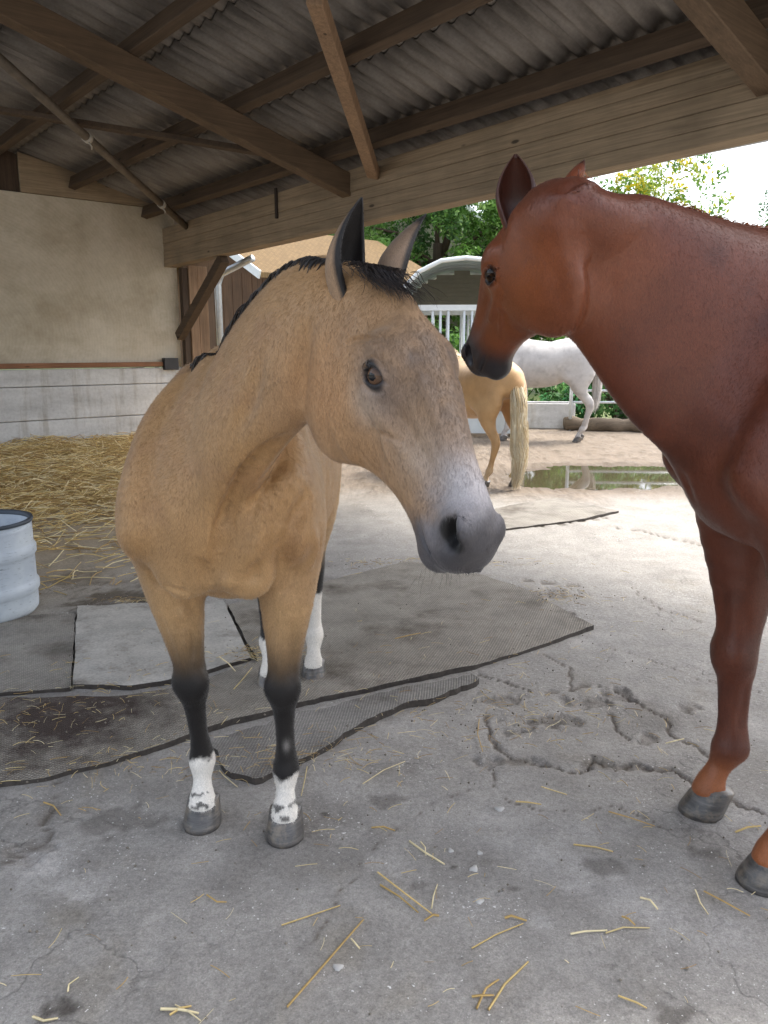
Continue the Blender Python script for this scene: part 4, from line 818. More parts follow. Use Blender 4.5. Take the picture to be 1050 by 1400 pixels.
def bs_sculpt(H_):
    H_['gain'] = 1.25
    sculpt(H_, [([(396, 592), (366, 622), (336, 660), (314, 705), (300, 760), (292, 800)], -.034, .022),       # jugular groove
      ([(405, 632), (388, 660), (362, 705), (345, 755), (336, 790)], .022, .028), ([(424, 668), (410, 704), (394, 748), (380, 788)], -.026, .026),
      ([(335, 455), (290, 530), (258, 600), (243, 690), (248, 770)], -.020, .026), ([(395, 515), (345, 580), (308, 645), (282, 715)], .016, .032), ([(215, 560), (205, 640), (212, 740)], .012, .036),
      ([(348, 760), (346, 800), (352, 822)], -.018, .016), ([(300, 785), (318, 805), (335, 820)], .010, .024), ([(272, 760), (288, 800), (298, 828)], -.014, .014),
      ([(244, 798), (256, 820), (270, 842)], -.014, .008), ([(232, 806), (244, 830), (256, 850)], .010, .008), ([(222, 800), (240, 806), (262, 812)], -.008, .008), ([(410, 770), (398, 796), (382, 814)], -.014, .010),
      ([(262, 858), (264, 885), (262, 905)], -.009, .007), ([(273, 858), (274, 890)], .006, .007), ([(252, 860), (254, 890)], .005, .007),
      ([(205, 778), (215, 800), (235, 812)], -.012, .010), ([(380, 850), (376, 890), (384, 925)], .006, .008), ([(402, 850), (400, 890), (398, 925)], -.009, .008), ([(424, 720), (430, 750), (420, 785)], .010, .020),
      ([(360, 470), (345, 540), (318, 600)], -.010, .022), ([(425, 430), (412, 500), (408, 560)], -.012, .020), ([(300, 560), (280, 640), (270, 720)], .006, .016), ([(446, 690), (440, 730), (430, 770)], -.010, .012),
      ([(505, 590), (540, 600), (552, 615)], -.005, .008), ([(470, 470), (500, 462), (530, 470)], -.004, .006), ([(540, 560), (560, 590), (590, 640)], -.005, .010), ([(450, 560), (470, 610), (500, 640)], .004, .016)])
cx = np.array([-.44, 2.515])
BS = dict(S=.95, wf=1.04, legk=1.06, deep=.05, at=cx, head_dir=(0, -1), h=.014, levels=1, mat=coat_material('buckskin_coat', .5, .15),
  feet={('f', 1): (-.005, .025), ('f', -1): (.03, .085), ('h', 1): (-.015, .09), ('h', -1): (.09, .0)},
  neckw=.105, neckk=.03, pec=.75, neck=[(P(302, 622, 2.08), .112, .27), (P(345, 540, 1.88), .106, .22), (P(405, 470, 1.72), .10, .18), (P(458, 435, 1.62), .085, .135)],
  head=dict(poll=(-.003, 1.585, 1.585), F=(.345, -.535, -.77), D=(.505, -.59, .63), S=.99, rk=.88),
  fine=[(-.08, .66, -.38, .09, 0), (.17, .30, -.12, .02, .04), (.50, .63, -.18, .0, .02)], fur=(300000, .011, .0011, .28), paint=bs_paint, hair=bs_hair, ears=bs_ears, sculpt=bs_sculpt,
  smooth=3, iris=(lin(92, 68, 50), lin(46, 32, 24)), label='tan buckskin horse with black mane and legs and white socks, standing on rubber mats')
build_horse(BS)

# ---- chestnut
def ch_paint(V, loc, hq, H_):
    N = fbm(V, 7, 21); c = np.tile(lin(98, 52, 35), (len(V), 1)); mixc = lambda c, k, m: c + (np.asarray(k) - c) * np.clip(m, 0, 1)[:, None]
    x, y, z = loc.T; s, d, r = hq.T; head = sstep(-.12, .12, s) * sstep(.19, .14, np.abs(r)) * sstep(-.50, -.33, d) * (d < .14) * (s < .72)
    c = mixc(c, lin(68, 35, 27), sstep(-.1, .5, N) * .6)
    c = mixc(c, lin(132, 75, 45), head * .55)
    c = mixc(c, lin(150, 88, 50), head * np.exp(-(((s - .2) / .2) ** 2 + ((d + .15) / .1) ** 2)) * .4)
    c = mixc(c, lin(44, 41, 44), head * sstep(.44, .53, s + .12 * (-.1 - d)))
    lid = ((s - .233) / .036) ** 2 + ((d + .050) / .025) ** 2; c = mixc(c, lin(26, 22, 22), head * sstep(1.25, .55, lid) * (np.abs(r) > .06))
    c = mixc(c, lin(150, 90, 54), sstep(.22, .10, z)); return c
def ch_hair(H_, f):
    cs = [lin(120, 60, 34), lin(150, 82, 46), lin(96, 46, 28), lin(172, 108, 66)]; m = hair_mat('chestnut_hair', cs[0], .4)
    out = [mane(H_, 'mane', 2600, .075, -.8, m, cs, .0022, .12, .80, .026, .5, .010, .5), tail(H_, 600, 1.0, m, cs)]
    # feather behind the far fore fetlock
    return out
def ch_ears(H_):
    Hd = H_['Hd']; o = lin(120, 64, 40); i_ = lin(70, 38, 28)
    return [(P(704, 312, 1.95), P(707, 214, 1.93), nrm([-.35, -.9, .0]), .054, o, i_, .01), (P(768, 290, 2.03), P(797, 212, 2.05), nrm([.5, .8, .1]), .026, o, i_, .01)]
def ch_sculpt(H_):
    sculpt(H_, [([(800, 440), (840, 500), (885, 570), (912, 630)], -.014, .022), ([(775, 310), (805, 350), (850, 420), (900, 500)], -.007, .03), ([(1010, 400), (990, 520), (960, 620)], -.016, .035),
      ([(758, 350), (763, 390), (766, 425)], -.005, .026), ([(765, 300), (790, 360), (800, 410)], .006, .03), ([(930, 640), (950, 690), (985, 735)], -.010, .015), ([(1005, 800), (1000, 850), (1005, 890)], .006, .015), ([(1020, 830), (1022, 870)], -.006, .01), ([(1012, 960), (1010, 1010)], -.005, .007)])
CH = dict(S=1.10, wf=1.0, pec=.0, legk=1.2, at=np.array([1.565, 2.03]), head_dir=(-1, -.03), h=.016, levels=1, mat=coat_material('chestnut_coat', .38, .04, .14, .35, .4),
  feet={('f', -1): (.01, .0), ('f', 1): (.035, .0), ('h', 1): (.05, 0)},
  iris=(lin(40, 26, 18), lin(22, 15, 11)), neck=[(P(990, 474, 2.0), .135, .305), (P(885, 400, 1.96), .104, .222), (P(818, 344, 1.93), .088, .166)],
  head=dict(poll=(.3715, 1.9923, 1.8268), F=(-.20, .74, -.64), D=(-.576, .40, .72), S=1.0, dk=.86, rk=.88),
  fine=[(-.08, .66, -.38, .09, 0)], fur=(260000, .009, .0010, .14), paint=ch_paint, hair=ch_hair, ears=ch_ears, sculpt=ch_sculpt,
  label='glossy chestnut horse with short mane lowering its head beside the buckskin')
build_horse(CH)
# ---- two horses in the yard
def pal_paint(V, loc, hq, H_):
    N = fbm(V, 6, 70); c = np.tile(lin(178, 140, 96), (len(V), 1)); mixc = lambda c, k, m: c + (np.asarray(k) - c) * np.clip(m, 0, 1)[:, None]
    x, y, z = loc.T; c = mixc(c, lin(192, 158, 116), sstep(-.2, .5, N) * .5); c = mixc(c, lin(214, 188, 146), sstep(1.25, 1.45, z) * .5); c = mixc(c, lin(214, 186, 150), sstep(.35, .1, z) * .8); return c
def pal_hair(H_, f):
    cs = [lin(226, 212, 180), lin(214, 194, 156), lin(236, 228, 206), lin(196, 170, 128)]; m = hair_mat('flaxen_hair', cs[0], .5)
    return [mane(H_, 'mane', 900, .30, 1.0, m, cs, .008, .12, .86, .05, .5, .02), tail(H_, 2600, 1.10, m, cs, .0045, .06)]
def gen_ears(c_out, c_in):
    def fn(H_):
        Hd = H_['Hd']; return [(Hd(.0, -.045, sg * .058), Hd(-.15, .0, sg * .075), nrm(.6 * H_['hm'][1] + .4 * sg * H_['hm'][2]), .04, c_out, c_in, .01) for sg in (1, -1)]
    return fn
pd_ = nrm([-.50, .87]); pfw = np.array([*pd_, 0]); po = np.array([1.24, 8.02]) + pd_ * .61 * .92
pn = lambda x, z, S, o, fw: np.array([o[0] + x * S * fw[0], o[1] + x * S * fw[1], z * S])
S_ = .90
build_horse(dict(S=S_, wf=1.08, deep=.03, at=po, head_dir=pd_, h=.026, levels=1, mat=coat_material('palomino_coat', .5, .3), feet={('h', 1): (-.04, .05), ('h', -1): (.03, -.05)},
  neck=[(pn(.55, 1.40, S_, po, pd_), .10, .20), (pn(.72, 1.48, S_, po, pd_), .085, .15)], head=dict(poll=pn(.92, 1.60, S_, po, pd_), F=(pd_[0] * .6, pd_[1] * .6, -.8), D=(pd_[0] * .8, pd_[1] * .8, .6), S=.92), paint=pal_paint, hair=pal_hair, ears=gen_ears(lin(190, 140, 90), lin(120, 90, 60)),
  label='golden palomino horse with long flaxen tail standing beside the puddle'))
def gry_paint(V, loc, hq, H_):
    N = fbm(V, 11, 80); c = np.tile(lin(186, 182, 178), (len(V), 1)); mixc = lambda c, k, m: c + (np.asarray(k) - c) * np.clip(m, 0, 1)[:, None]
    x, y, z = loc.T; c = mixc(c, lin(150, 145, 141), sstep(.0, .5, N) * .5); c = mixc(c, lin(140, 128, 116), sstep(.75, .3, z) * .55 * (.6 + N)); return mixc(c, lin(110, 106, 106), sstep(.5, .6, hq[:, 0]) * (np.abs(hq[:, 2]) < .2) * (hq[:, 0] < .7) * (hq[:, 1] > -.4) * .8)
def gry_hair(H_, f):
    cs = [lin(220, 216, 210), lin(190, 184, 178), lin(236, 232, 228)]; m = hair_mat('grey_hair', cs[0], .5); return [mane(H_, 'mane', 500, .2, 1.0, m, cs, .01, .12, .86, .03, .5, .02), tail(H_, 500, .7, m, cs, .006, .04, back=.03)]
gd = nrm([-.985, .17]); S_ = 1.06; go = G(793, 603)[:2] + gd * .63 * S_
build_horse(dict(S=S_, wf=1.0, at=go, head_dir=gd, h=.03, levels=1, mat=coat_material('dapple_grey_coat', .6, .2), feet={('h', -1): (.04, .04), ('h', 1): (-.03, .0)},
  neck=[(pn(.60, 1.26, S_, go, gd), .12, .22), (pn(.82, 1.26, S_, go, gd), .095, .16)], head=dict(poll=pn(1.08, 1.34, S_, go, gd), F=(gd[0] * .7, gd[1] * .7, -.71), D=(gd[0] * .71, gd[1] * .71, .7), S=1.04), paint=gry_paint, hair=gry_hair, ears=gen_ears(lin(210, 205, 200), lin(150, 140, 135)),
  label='pale dapple grey horse eating at the hay feeder near the rail fence'))

# ---- drum
dr = empty('drum', (*G(-16, 840)[:2], 0)); tag(dr, 'open pale blue ribbed drum with dark rim beside the straw', 'drum'); dr_m = NT('drum_plastic', .45, .5); f = dr_m.noise(6, 5); c = dr_m.ramp(f, [(.3, lin(168, 178, 190)), (.7, lin(196, 204, 210))]); sc = dr_m.noise(3, 6, .7, dr_m.mapping((6, 6, 40))); c = dr_m.mix(.7, c, dr_m.ramp(sc, [(.32, lin(130, 136, 142)), (.42, (1, 1, 1))]), 'MULTIPLY'); dr_m.base(c); dr_m.bump(sc, .1, .003)
R0 = .262; pf = [(0, .004), (R0 - .05, .004), (R0 - .02, .012), (R0 - .002, .035), (R0, .07)]
for z in (.16, .36): pf += [(R0, z - .04), (R0 + .004, z - .03), (R0 + .012, z - .018), (R0 + .012, z + .018), (R0 + .004, z + .03), (R0, z + .04)]
pf += [(R0, .48), (R0 - .001, .515)]; body = MB().lathe(pf + [(R0 - .012, .515), (R0 - .012, .06), (0, .05)], n=56).build('drum_body', dr_m.m, dr, True)
MB().lathe([(R0 - .014, .512), (R0 - .014, .532), (R0 + .006, .536), (R0 + .010, .526), (R0 + .006, .515), (R0 - .014, .512)], n=56).build('rim', mat_plain('dark_rim', lin(58, 66, 76), .6), body, True)
MB().lathe([(0, .40), (R0 - .014, .40)], n=40).build('contents', mat_plain('drum_dark_water', lin(20, 26, 34), .08, .1), body)

# ---- straw
ST_C = np.array([lin(212, 184, 122), lin(226, 204, 148), lin(190, 158, 98), lin(236, 220, 176), lin(160, 130, 84)]); STRAW = mat_attr('straw', .55, 30, .15, 0)
def stalks(n, cx_fn, lmin, lmax, wdt, zfn, tilt=.35):
    p = cx_fn(n); a = rng.random(n) * 6.283; L = lmin + (lmax - lmin) * rng.random(n); t = rng.normal(size=n) * tilt; d = np.stack([np.cos(a) * np.cos(t), np.sin(a) * np.cos(t), np.sin(t)], 1); z = zfn(p) ; c = np.stack([p[:, 0], p[:, 1], z], 1); b_ = rng.normal(size=(n, 3)) * .1; b_[:, 2] = np.abs(b_[:, 2])
    pts = np.stack([c + d * (L * (s - .5))[:, None] + b_ * (L * .5 * (1 - (2 * s - 1) ** 2))[:, None] for s in (0, .33, .67, 1)], 1); pts[..., 2] = np.maximum(pts[..., 2], .004); return pts
def mound(x, y):
    s = (x - SH[0]) * SX[0] + (y - SH[1]) * SX[1]; w_ = (x - SH[0]) * SY[0] + (y - SH[1]) * SY[1]
    e = sstep(5.6, 2.6, s + .5 * np.sin(w_ * 1.7)) * sstep(.4, -.5, w_); e = e * sstep(-1.35, -2.0, x); return np.clip(.05 + .20 * sstep(3.6, .2, s), 0, 1) * e + .05 * e * vnoise(np.stack([x, y, 0 * x], -1).reshape(-1, 3), 2.2, 90).reshape(np.shape(x))
gs = np.linspace(.02, 6.0, 90); gw = np.linspace(-6.5, .6, 90); A_, B_ = np.meshgrid(gs, gw, indexing='ij'); MX = SH[0] + A_ * SX[0] + B_ * SY[0]; MY = SH[1] + A_ * SX[1] + B_ * SY[1]; MZ = mound(MX, MY) - .025; nb = 90; b = (np.arange(nb - 1)[:, None] * nb + np.arange(nb - 1)[None]).ravel()
sb = NT('straw_mat', .8, .2); sf = sb.noise(40, 8, .75, sb.mapping((1, 3, 1), (0, 0, .5))); sb.base(sb.ramp(sf, [(.3, lin(104, 82, 54)), (.5, lin(196, 168, 112)), (.7, lin(224, 202, 150))])); sb.bump(sf, 1., .02)
o = mesh_obj('straw_bed', np.stack([MX, MY, MZ], -1).reshape(-1, 3), np.stack([b, b + nb, b + nb + 1, b + 1], 1), sb.m, None, True); tag(o, 'trodden golden straw bed against the concrete wall', 'straw', None, 'stuff')
def bed(n):
    s = 6.2 * rng.random(n) ** .8; w_ = -5.5 + 6.0 * rng.random(n); x = SH[0] + s * SX[0] + w_ * SY[0]; y = SH[1] + s * SX[1] + w_ * SY[1]; k = (mound(x, y) > .012 * rng.random(n)) | ((rng.random(n) < .10) & (s < 6.2) & (w_ < .3) & (x < -1.5)); return np.stack([x[k], y[k]], 1)
pts = stalks(15000, bed, .10, .34, 1, lambda p: np.maximum(mound(p[:, 0], p[:, 1]), .0) + .012 * rng.random(len(p)), .22) if False else None
pb = bed(16000); nb_ = len(pb); pts = stalks(nb_, lambda n: pb, .10, .36, 1, lambda p: np.maximum(mound(p[:, 0], p[:, 1]), 0) + .015 * rng.random(len(p)), .22)
o = ribbons('straw_heap', pts, .0075 * (.6 + .7 * rng.random(nb_)), STRAW, None, ST_C[rng.integers(0, 5, nb_)], .1); tag(o, 'loose golden straw stalks heaped over the bedding by the wall', 'straw', None, 'stuff')
# small straw bits over the slab and mats
def bits(n):
    sp = [((60, 985), .4, .25, .16), ((360, 900), .10, .06, .10), ((600, 770), .35, .06, .12), ((700, 990), .3, .12, .1), ((740, 815), .2, .1, .10), ((400, 1040), .25, .06, .08), ((180, 1060), .4, .06, .06), ((200, 822), .12, .05, .06), ((600, 1150), .9, .35, .12), ((700, 900), 1.0, .5, .10)]
    out_ = []
    for c, sx_, sy_, fr in sp:
        k = int(n * fr); p = G(*c)[:2]; out_.append(p + rng.normal(size=(k, 2)) * [sx_, sy_])
    return np.vstack(out_)
pb = bits(1500); onmat = .027; pts = stalks(len(pb), lambda n: pb, .012, .07, 1, lambda p: np.where((p[:, 1] > 2.25) & (p[:, 1] < 4.2) & (p[:, 0] < 1.0) & (p[:, 0] > -2.2), onmat, .008), .06)
o = ribbons('straw_bits', pts, .0022 * (.5 + .7 * rng.random(len(pb))), STRAW, None, ST_C[rng.integers(0, 5, len(pb))], .1); tag(o, 'short broken straw bits strewn over the concrete and mats', 'straw', None, 'stuff')
# stones and crumbs
pb = np.vstack([bits(900), np.stack([rng.random(250) * 3 - 1.2, 1.2 + rng.random(250) * 3], 1)]); V = []; Fc = []; oc = np.array([(1, 0, 0), (-1, 0, 0), (0, 1, 0), (0, -1, 0), (0, 0, 1), (0, 0, -1)], float)
for i, p in enumerate(pb):
    r = .0015 + .004 * rng.random() ** 2; q = oc * r * (.7 + .6 * rng.random((6, 1))); V += [(p[0] + v[0], p[1] + v[1], (.027 if (p[1] > 2.25 and p[1] < 4.2 and -2.2 < p[0] < 1.0) else .006) + v[2]) for v in q]; n0 = 6 * i; Fc += [(n0 + a, n0 + b2, n0 + c_) for a, b2, c_ in ((0, 2, 4), (2, 1, 4), (1, 3, 4), (3, 0, 4), (2, 0, 5), (1, 2, 5), (3, 1, 5), (0, 3, 5))]
o = mesh_obj('grit', V, np.array(Fc), mat_plain('grit_stone', lin(128, 120, 108), .9, .5, 90), None, True); tag(o, 'fine grit and crumbs scattered on the slab', 'grit', None, 'stuff')
STK = [((496, 1074), (554, 1043)), ((516, 1195), (590, 1252)), ((520, 1212), (572, 1250)), ((385, 1268), (465, 1241)), ((393, 1382), (497, 1262)), ((560, 1152), (608, 1184)), ((575, 1153), (582, 1172)), ((784, 1157), (838, 1167)), ((740, 1078), (775, 1089)), ((645, 1300), (715, 1266)), ((668, 1384), (722, 1318)), ((652, 1384), (682, 1344)), ((645, 1368), (675, 1366)), ((845, 1366), (884, 1383)), ((875, 1230), (899, 1246)), ((828, 1279), (888, 1272)), ((850, 1256), (868, 1268)), ((950, 1220), (968, 1254)), ((962, 1222), (1025, 1256)), ((508, 1134), (540, 1138)), ((220, 1384), (272, 1390)), ((232, 1392), (262, 1380)), ((240, 1378), (275, 1400)), ((45, 1394), (80, 1396)), ((283, 1226), (310, 1236)), ((93, 1360), (108, 1340)), ((480, 1288), (492, 1302)), ((655, 985), (660, 1030)), ((300, 1055), (325, 1078)), ((420, 1050), (412, 1090)), ((320, 950), (345, 920)), ((832, 1112), (895, 1132)), ((840, 700), (800, 706)), ((590, 1245), (598, 1212)), ((690, 1258), (720, 1262)), ((300, 905), (322, 925)), ((600, 1255), (580, 1262)), ((60, 1100), (84, 1118)), ((780, 1280), (830, 1275)), ((1005, 1140), (1040, 1132)), ((910, 1018), (935, 1012)), ((540, 880), (575, 872)), ((470, 790), (520, 780)), ((705, 1098), (740, 1102))]
for i, (a, b2) in enumerate(STK):
    A, B = G(*a), G(*b2); yy = (A[1] + B[1]) / 2; xx = (A[0] + B[0]) / 2; z = (.026 if (2.3 < yy < 4.0 and xx < .6 and i in (30, 35, 41, 42)) else max(0, float(groundz(xx, yy))) + .006); r = .0022 + .0016 * rng.random(); md = (A + B) / 2 + np.array([rng.normal() * .006, rng.normal() * .006, .004]); A[2] = B[2] = md[2] = z; md[2] += .004
    pts = np.array([[A, .5 * A + .5 * md, md, .5 * B + .5 * md, B]]); pts -= md; o = ribbons('straw_stalk', pts, [2 * r], STRAW, None, ST_C[rng.integers(0, 4, 1)], .25); o.location = md; Ls = np.linalg.norm(B - A)
    lab, grp = ('golden straw stalk lying on the large woven rubber mat', 'straw stalks on the rubber mat') if z == .026 else (('long golden straw stalk lying on the bare concrete floor', 'long straw stalks on the floor') if Ls > .11 else ('short piece of golden straw on the bare concrete floor', 'short straw pieces on the floor'))
    tag(o, lab, 'straw', grp)
for i, (px, py, r) in enumerate([(683, 1106, .012), (648, 1188, .011), (616, 1163, .008), (462, 1325, .010), (1028, 877, .012), (656, 1166, .008), (655, 1232, .010)]):
    p = G(px, py); V = []; m = MB(); ring = []
    for j, (rr, zz) in enumerate(((1, 0), (.95, .35), (.6, .65), (0.05, .75))):
        for k in range(10): a_ = k * .6283; q = rr * r * (1 + .25 * math.sin(3 * a_ + i)); V.append((q * math.cos(a_) * 1.3, q * math.sin(a_), zz * r * .8))
    Fc = [(j * 10 + k, j * 10 + (k + 1) % 10, (j + 1) * 10 + (k + 1) % 10, (j + 1) * 10 + k) for j in range(3) for k in range(10)]; o = mesh_obj('pebble', V, Fc, mat_plain('white_stone', lin(186, 183, 178), .9), None, True); o.location = (p[0], p[1], float(groundz(p[0], p[1]))); o.rotation_euler[2] = i; tag(o, 'small white limestone chip on the grey floor', 'stone', 'white stone chips on the floor')

# ---- hay feeder with arched roof
WHITE = mat_plain('white_metal', lin(222, 228, 228), .4, .06, 10, .05, 60); fd = empty('hay_feeder', (1.35, 13.6, 0), math.radians(-4)); tag(fd, 'white barred hay feeder with arched corrugated metal roof in the yard', 'feeder'); fw2, fdp = 1.02, .85
for sx_ in (-1, 1):
    for sy_ in (-1, 1): MB().box((sx_ * fw2 - .035, sy_ * fdp - .035, 0), (sx_ * fw2 + .035, sy_ * fdp + .035, 2.08)).build('post', WHITE, fd)
for sy_ in (-1, 1):
    MB().box((-fw2 + .036, sy_ * fdp - .03, 2.03), (fw2 - .036, sy_ * fdp + .03, 2.12)).build('top_rail', WHITE, fd); MB().box((-fw2 + .036, sy_ * fdp - .03, .50), (fw2 - .036, sy_ * fdp + .03, .56)).build('lower_rail', WHITE, fd)
    MB().box((-fw2 + .036, sy_ * fdp - .012, .06), (fw2 - .036, sy_ * fdp + .012, .50)).build('side_panel', WHITE, fd)
    for k in range(15):
        if k % 4 == 2: continue
        x = -fw2 + .13 + k * (2 * fw2 - .26) / 14; MB().tube([(x, sy_ * fdp, .56), (x, sy_ * fdp, 2.03)], .022, 8).build('bar', WHITE, fd, True)
for sx_ in (-1, 1):
    MB().box((sx_ * fw2 - .03, -fdp + .036, 2.03), (sx_ * fw2 + .03, fdp - .036, 2.12)).build('top_rail', WHITE, fd); MB().box((sx_ * fw2 - .012, -fdp + .036, .06), (sx_ * fw2 + .012, fdp - .036, .56)).build('side_panel', WHITE, fd)
    for k in range(9): y = -fdp + .18 + k * (2 * fdp - .36) / 8; MB().tube([(sx_ * fw2, y, .56), (sx_ * fw2, y, 2.03)], .022, 8).build('bar', WHITE, fd, True)
arc = [(-1.10, 2.13), (-.98, 2.36), (-.72, 2.62), (-.38, 2.78), (0, 2.82), (.38, 2.78), (.72, 2.62), (.98, 2.36), (1.10, 2.13)]; CORR = NT('corrugated_zinc', .35, .5); CORR.b.inputs['Metallic'].default_value = .55; wv = CORR.n('ShaderNodeTexWave', bands_direction='Y'); wv.inputs['Scale'].default_value = 9; CORR.l(CORR.tc.outputs['Object'], wv.inputs[0]); CORR.base(CORR.ramp(CORR.noise(5), [(.3, lin(150, 166, 178)), (.7, lin(186, 200, 208))])); CORR.bump(wv.outputs['Fac'], .8, .02)
nY = 60; V = []; 
for lay in (0, .008):
    for i, (x, z) in enumerate(cat(arc, 3)):
        for j in range(nY + 1): V.append((x * 1.0, -fdp - .28 + (2 * fdp + .56) * j / nY, z + lay + .012 * math.sin(j * 1.9)))
na = len(cat(arc, 3)); q = nY + 1; Fc = [(i * q + j, i * q + j + 1, (i + 1) * q + j + 1, (i + 1) * q + j) for i in range(na - 1) for j in range(nY)]; Fc += [tuple(x + na * q for x in f_[::-1]) for f_ in Fc]; ar_ = mesh_obj('arched_roof', V, Fc, CORR.m, fd, True)
for sy_ in (-1, 1): MB().tube([(x, sy_ * (fdp + .28), z - .01) for x, z in arc], .035, 8).build('roof_arch', WHITE, ar_)
GREYP = mat_plain('olive_sheet', lin(120, 118, 104), .6, .12, 6, .1, 30)
for k in range(9): z0 = 2.14 + k * .074; xx = np.interp(z0 + .07, [p[1] for p in arc[:5]], [-p[0] for p in arc[:5]]) - .03; MB().box((-xx, fdp - .02 - .004 * (k % 2), z0), (xx, fdp + .01, z0 + .072)).build('back_slat', GREYP, fd)
hm_ = MB()
HAYP = rng.random((1600, 2)) * [1.8, 1.5] - [.9, .75]; pts = stalks(1600, lambda n: HAYP, .15, .4, 1, lambda p: .55 + .45 * rng.random(1600), .5); o = ribbons('hay', pts, .012, STRAW, fd, ST_C[rng.integers(0, 5, 1600)] * .8, .1)
# ---- concrete trough
t = empty('trough', (*G(745, 584)[:2], 0), math.radians(-6)); tag(t, 'grey concrete water trough behind the dapple grey horse', 'trough'); m = MB()
m.add([(x * .5, y * .3, z) for z, in ((0,), (.46,)) for x, y in ((-1, -1), (1, -1), (1, 1), (-1, 1))] + [(x * .43, y * .23, .46) for x, y in ((-1, -1), (1, -1), (1, 1), (-1, 1))] + [(x * .40, y * .2, .14) for x, y in ((-1, -1), (1, -1), (1, 1), (-1, 1))], [(0, 1, 5, 4), (1, 2, 6, 5), (2, 3, 7, 6), (3, 0, 4, 7), (4, 5, 9, 8), (5, 6, 10, 9), (6, 7, 11, 10), (7, 4, 8, 11), (8, 9, 13, 12), (9, 10, 14, 13), (10, 11, 15, 14), (11, 8, 12, 15), (12, 13, 14, 15), (3, 2, 1, 0)]); bas = m.build('basin', CAST, t, bev=.012)
MB().add([(-.42, -.22, .40), (.42, -.22, .40), (.42, .22, .40), (-.42, .22, .40)], [(0, 1, 2, 3)]).build('trough_water', wm.m, bas)
# ---- rail fence
gt = empty('rail_fence', (3.32, 13.75, 0), math.radians(-3)); tag(gt, 'galvanised tube rail fence in front of the green bush', 'fence'); GALV = mat_plain('galvanised_tube', lin(206, 212, 214), .35, .08, 12, .05, 60, .3)
for x in (0.0, 3.0, 6.0):
    MB().tube([(x, 0, 0), (x, 0, 1.60)], .032, 10).tube([(x - .05, 0, 1.58), (x - .055, 0, 1.68), (x, 0, 1.75), (x + .055, 0, 1.68), (x + .05, 0, 1.58)], .014, 8).build('fence_post', GALV, gt, True)
for k in range(6):
    z = .50 + k * .205
    for x0 in (0.035, 3.035): MB().tube([(x0, 0, z), (x0 + 2.93, 0, z)], .022, 8).build('rail', GALV, gt, True)
# ---- kerb log, boulder
a, b2 = G(772, 588), G(935, 592); n = 14; pts = [a + (b2 - a) * i / n + np.array([0, .05 * math.sin(i), .10 + .015 * math.sin(i * 1.7)]) for i in range(n + 1)]; LOG = mat_wood('weathered_log', lin(112, 98, 82), 0, .4)
o = empty('kerb_log', (*((a + b2) / 2)[:2], 0)); q = MB().tube([p - np.array([*((a + b2) / 2)[:2], 0]) for p in pts], [.13 + .02 * math.sin(i * 2.3) for i in range(n + 1)], 14).build('log_body', LOG, o, True); tag(o, 'weathered brown log lying at the foot of the rail fence', 'log')
m = MB(); V = []
for i in range(7):
    for j in range(12): th, ph = math.pi * (i + .02) / 6.04, 2 * math.pi * j / 12; r = .17 * (1 + .15 * math.sin(3 * ph + i)); V.append((r * math.sin(th) * math.cos(ph) * 1.3, r * math.sin(th) * math.sin(ph), .11 + .72 * r * math.cos(th)))
o = mesh_obj('boulder', V, [(i * 12 + j, i * 12 + (j + 1) % 12, (i + 1) * 12 + (j + 1) % 12, (i + 1) * 12 + j) for i in range(6) for j in range(12)], mat_plain('pale_stone', lin(206, 202, 196), .85), None, True); o.location = (*G(856, 575)[:2], .0); tag(o, 'rounded pale boulder behind the kerb log', 'boulder')

# ---- foliage
def leaf_mat(name):
    m = NT(name, .55, .3); m.base(m.attr()); m.b.inputs['Subsurface Weight'].default_value = 0.0; tr = m.n('ShaderNodeBsdfTranslucent'); mx = m.n('ShaderNodeMixShader'); mx.inputs[0].default_value = .35; m.l(m.attr(), tr.inputs[0]); m.l(m.b.outputs[0], mx.inputs[1]); m.l(tr.outputs[0], mx.inputs[2]); m.l(mx.outputs[0], m.N['Material Output'].inputs[0]); return m.m
LEAF = leaf_mat('leaf'); BARK = mat_wood('bark', lin(84, 70, 56), 2, .5)
def foliage(name, clumps, per, size, cols, parent, flat=.5):
    """clumps: (n,4) centre + radius -> leaf quads through each clump"""
    cl = np.repeat(np.asarray(clumps), per, 0); n = len(cl); d = rng.normal(size=(n, 3)); d /= np.linalg.norm(d, axis=1)[:, None]; p = cl[:, :3] + d * (cl[:, 3] * rng.random(n) ** .5)[:, None]
    nn = nrm_rows(d * .6 + rng.normal(size=(n, 3)) * .7 + [0, 0, flat]); u = nrm_rows(np.cross(nn, rng.normal(size=(n, 3)))); v = np.cross(nn, u); s = size * (.6 + .8 * rng.random(n))[:, None]
    V = np.stack([p - u * s, p - v * s * .45 + nn * s * .1, p + u * s, p + v * s * .45 + nn * s * .1], 1).reshape(-1, 3); Fc = np.arange(n * 4).reshape(-1, 4)
    cc = np.array(cols); ci = np.repeat(rng.integers(0, len(cc), len(clumps)), per); c = cc[ci] * (.75 + .5 * rng.random((n, 1))); return mesh_obj(name, V, Fc, LEAF, parent, False, np.repeat(c, 4, 0))
def nrm_rows(a): return a / (np.linalg.norm(a, axis=1)[:, None] + 1e-9)
def clumps_in(lobes, n, rmin, rmax):
    out_ = []
    lob = np.array(lobes, float); wt = lob[:, 3] * lob[:, 4] * lob[:, 5]; wt /= wt.sum()
    for k in rng.choice(len(lob), n, p=wt):
        d = rng.normal(size=3); d /= np.linalg.norm(d); c = lob[k, :3] + d * lob[k, 3:6] * (.45 + .55 * rng.random() ** .5); out_.append((*c, rmin + (rmax - rmin) * rng.random()))
    return np.array(out_)
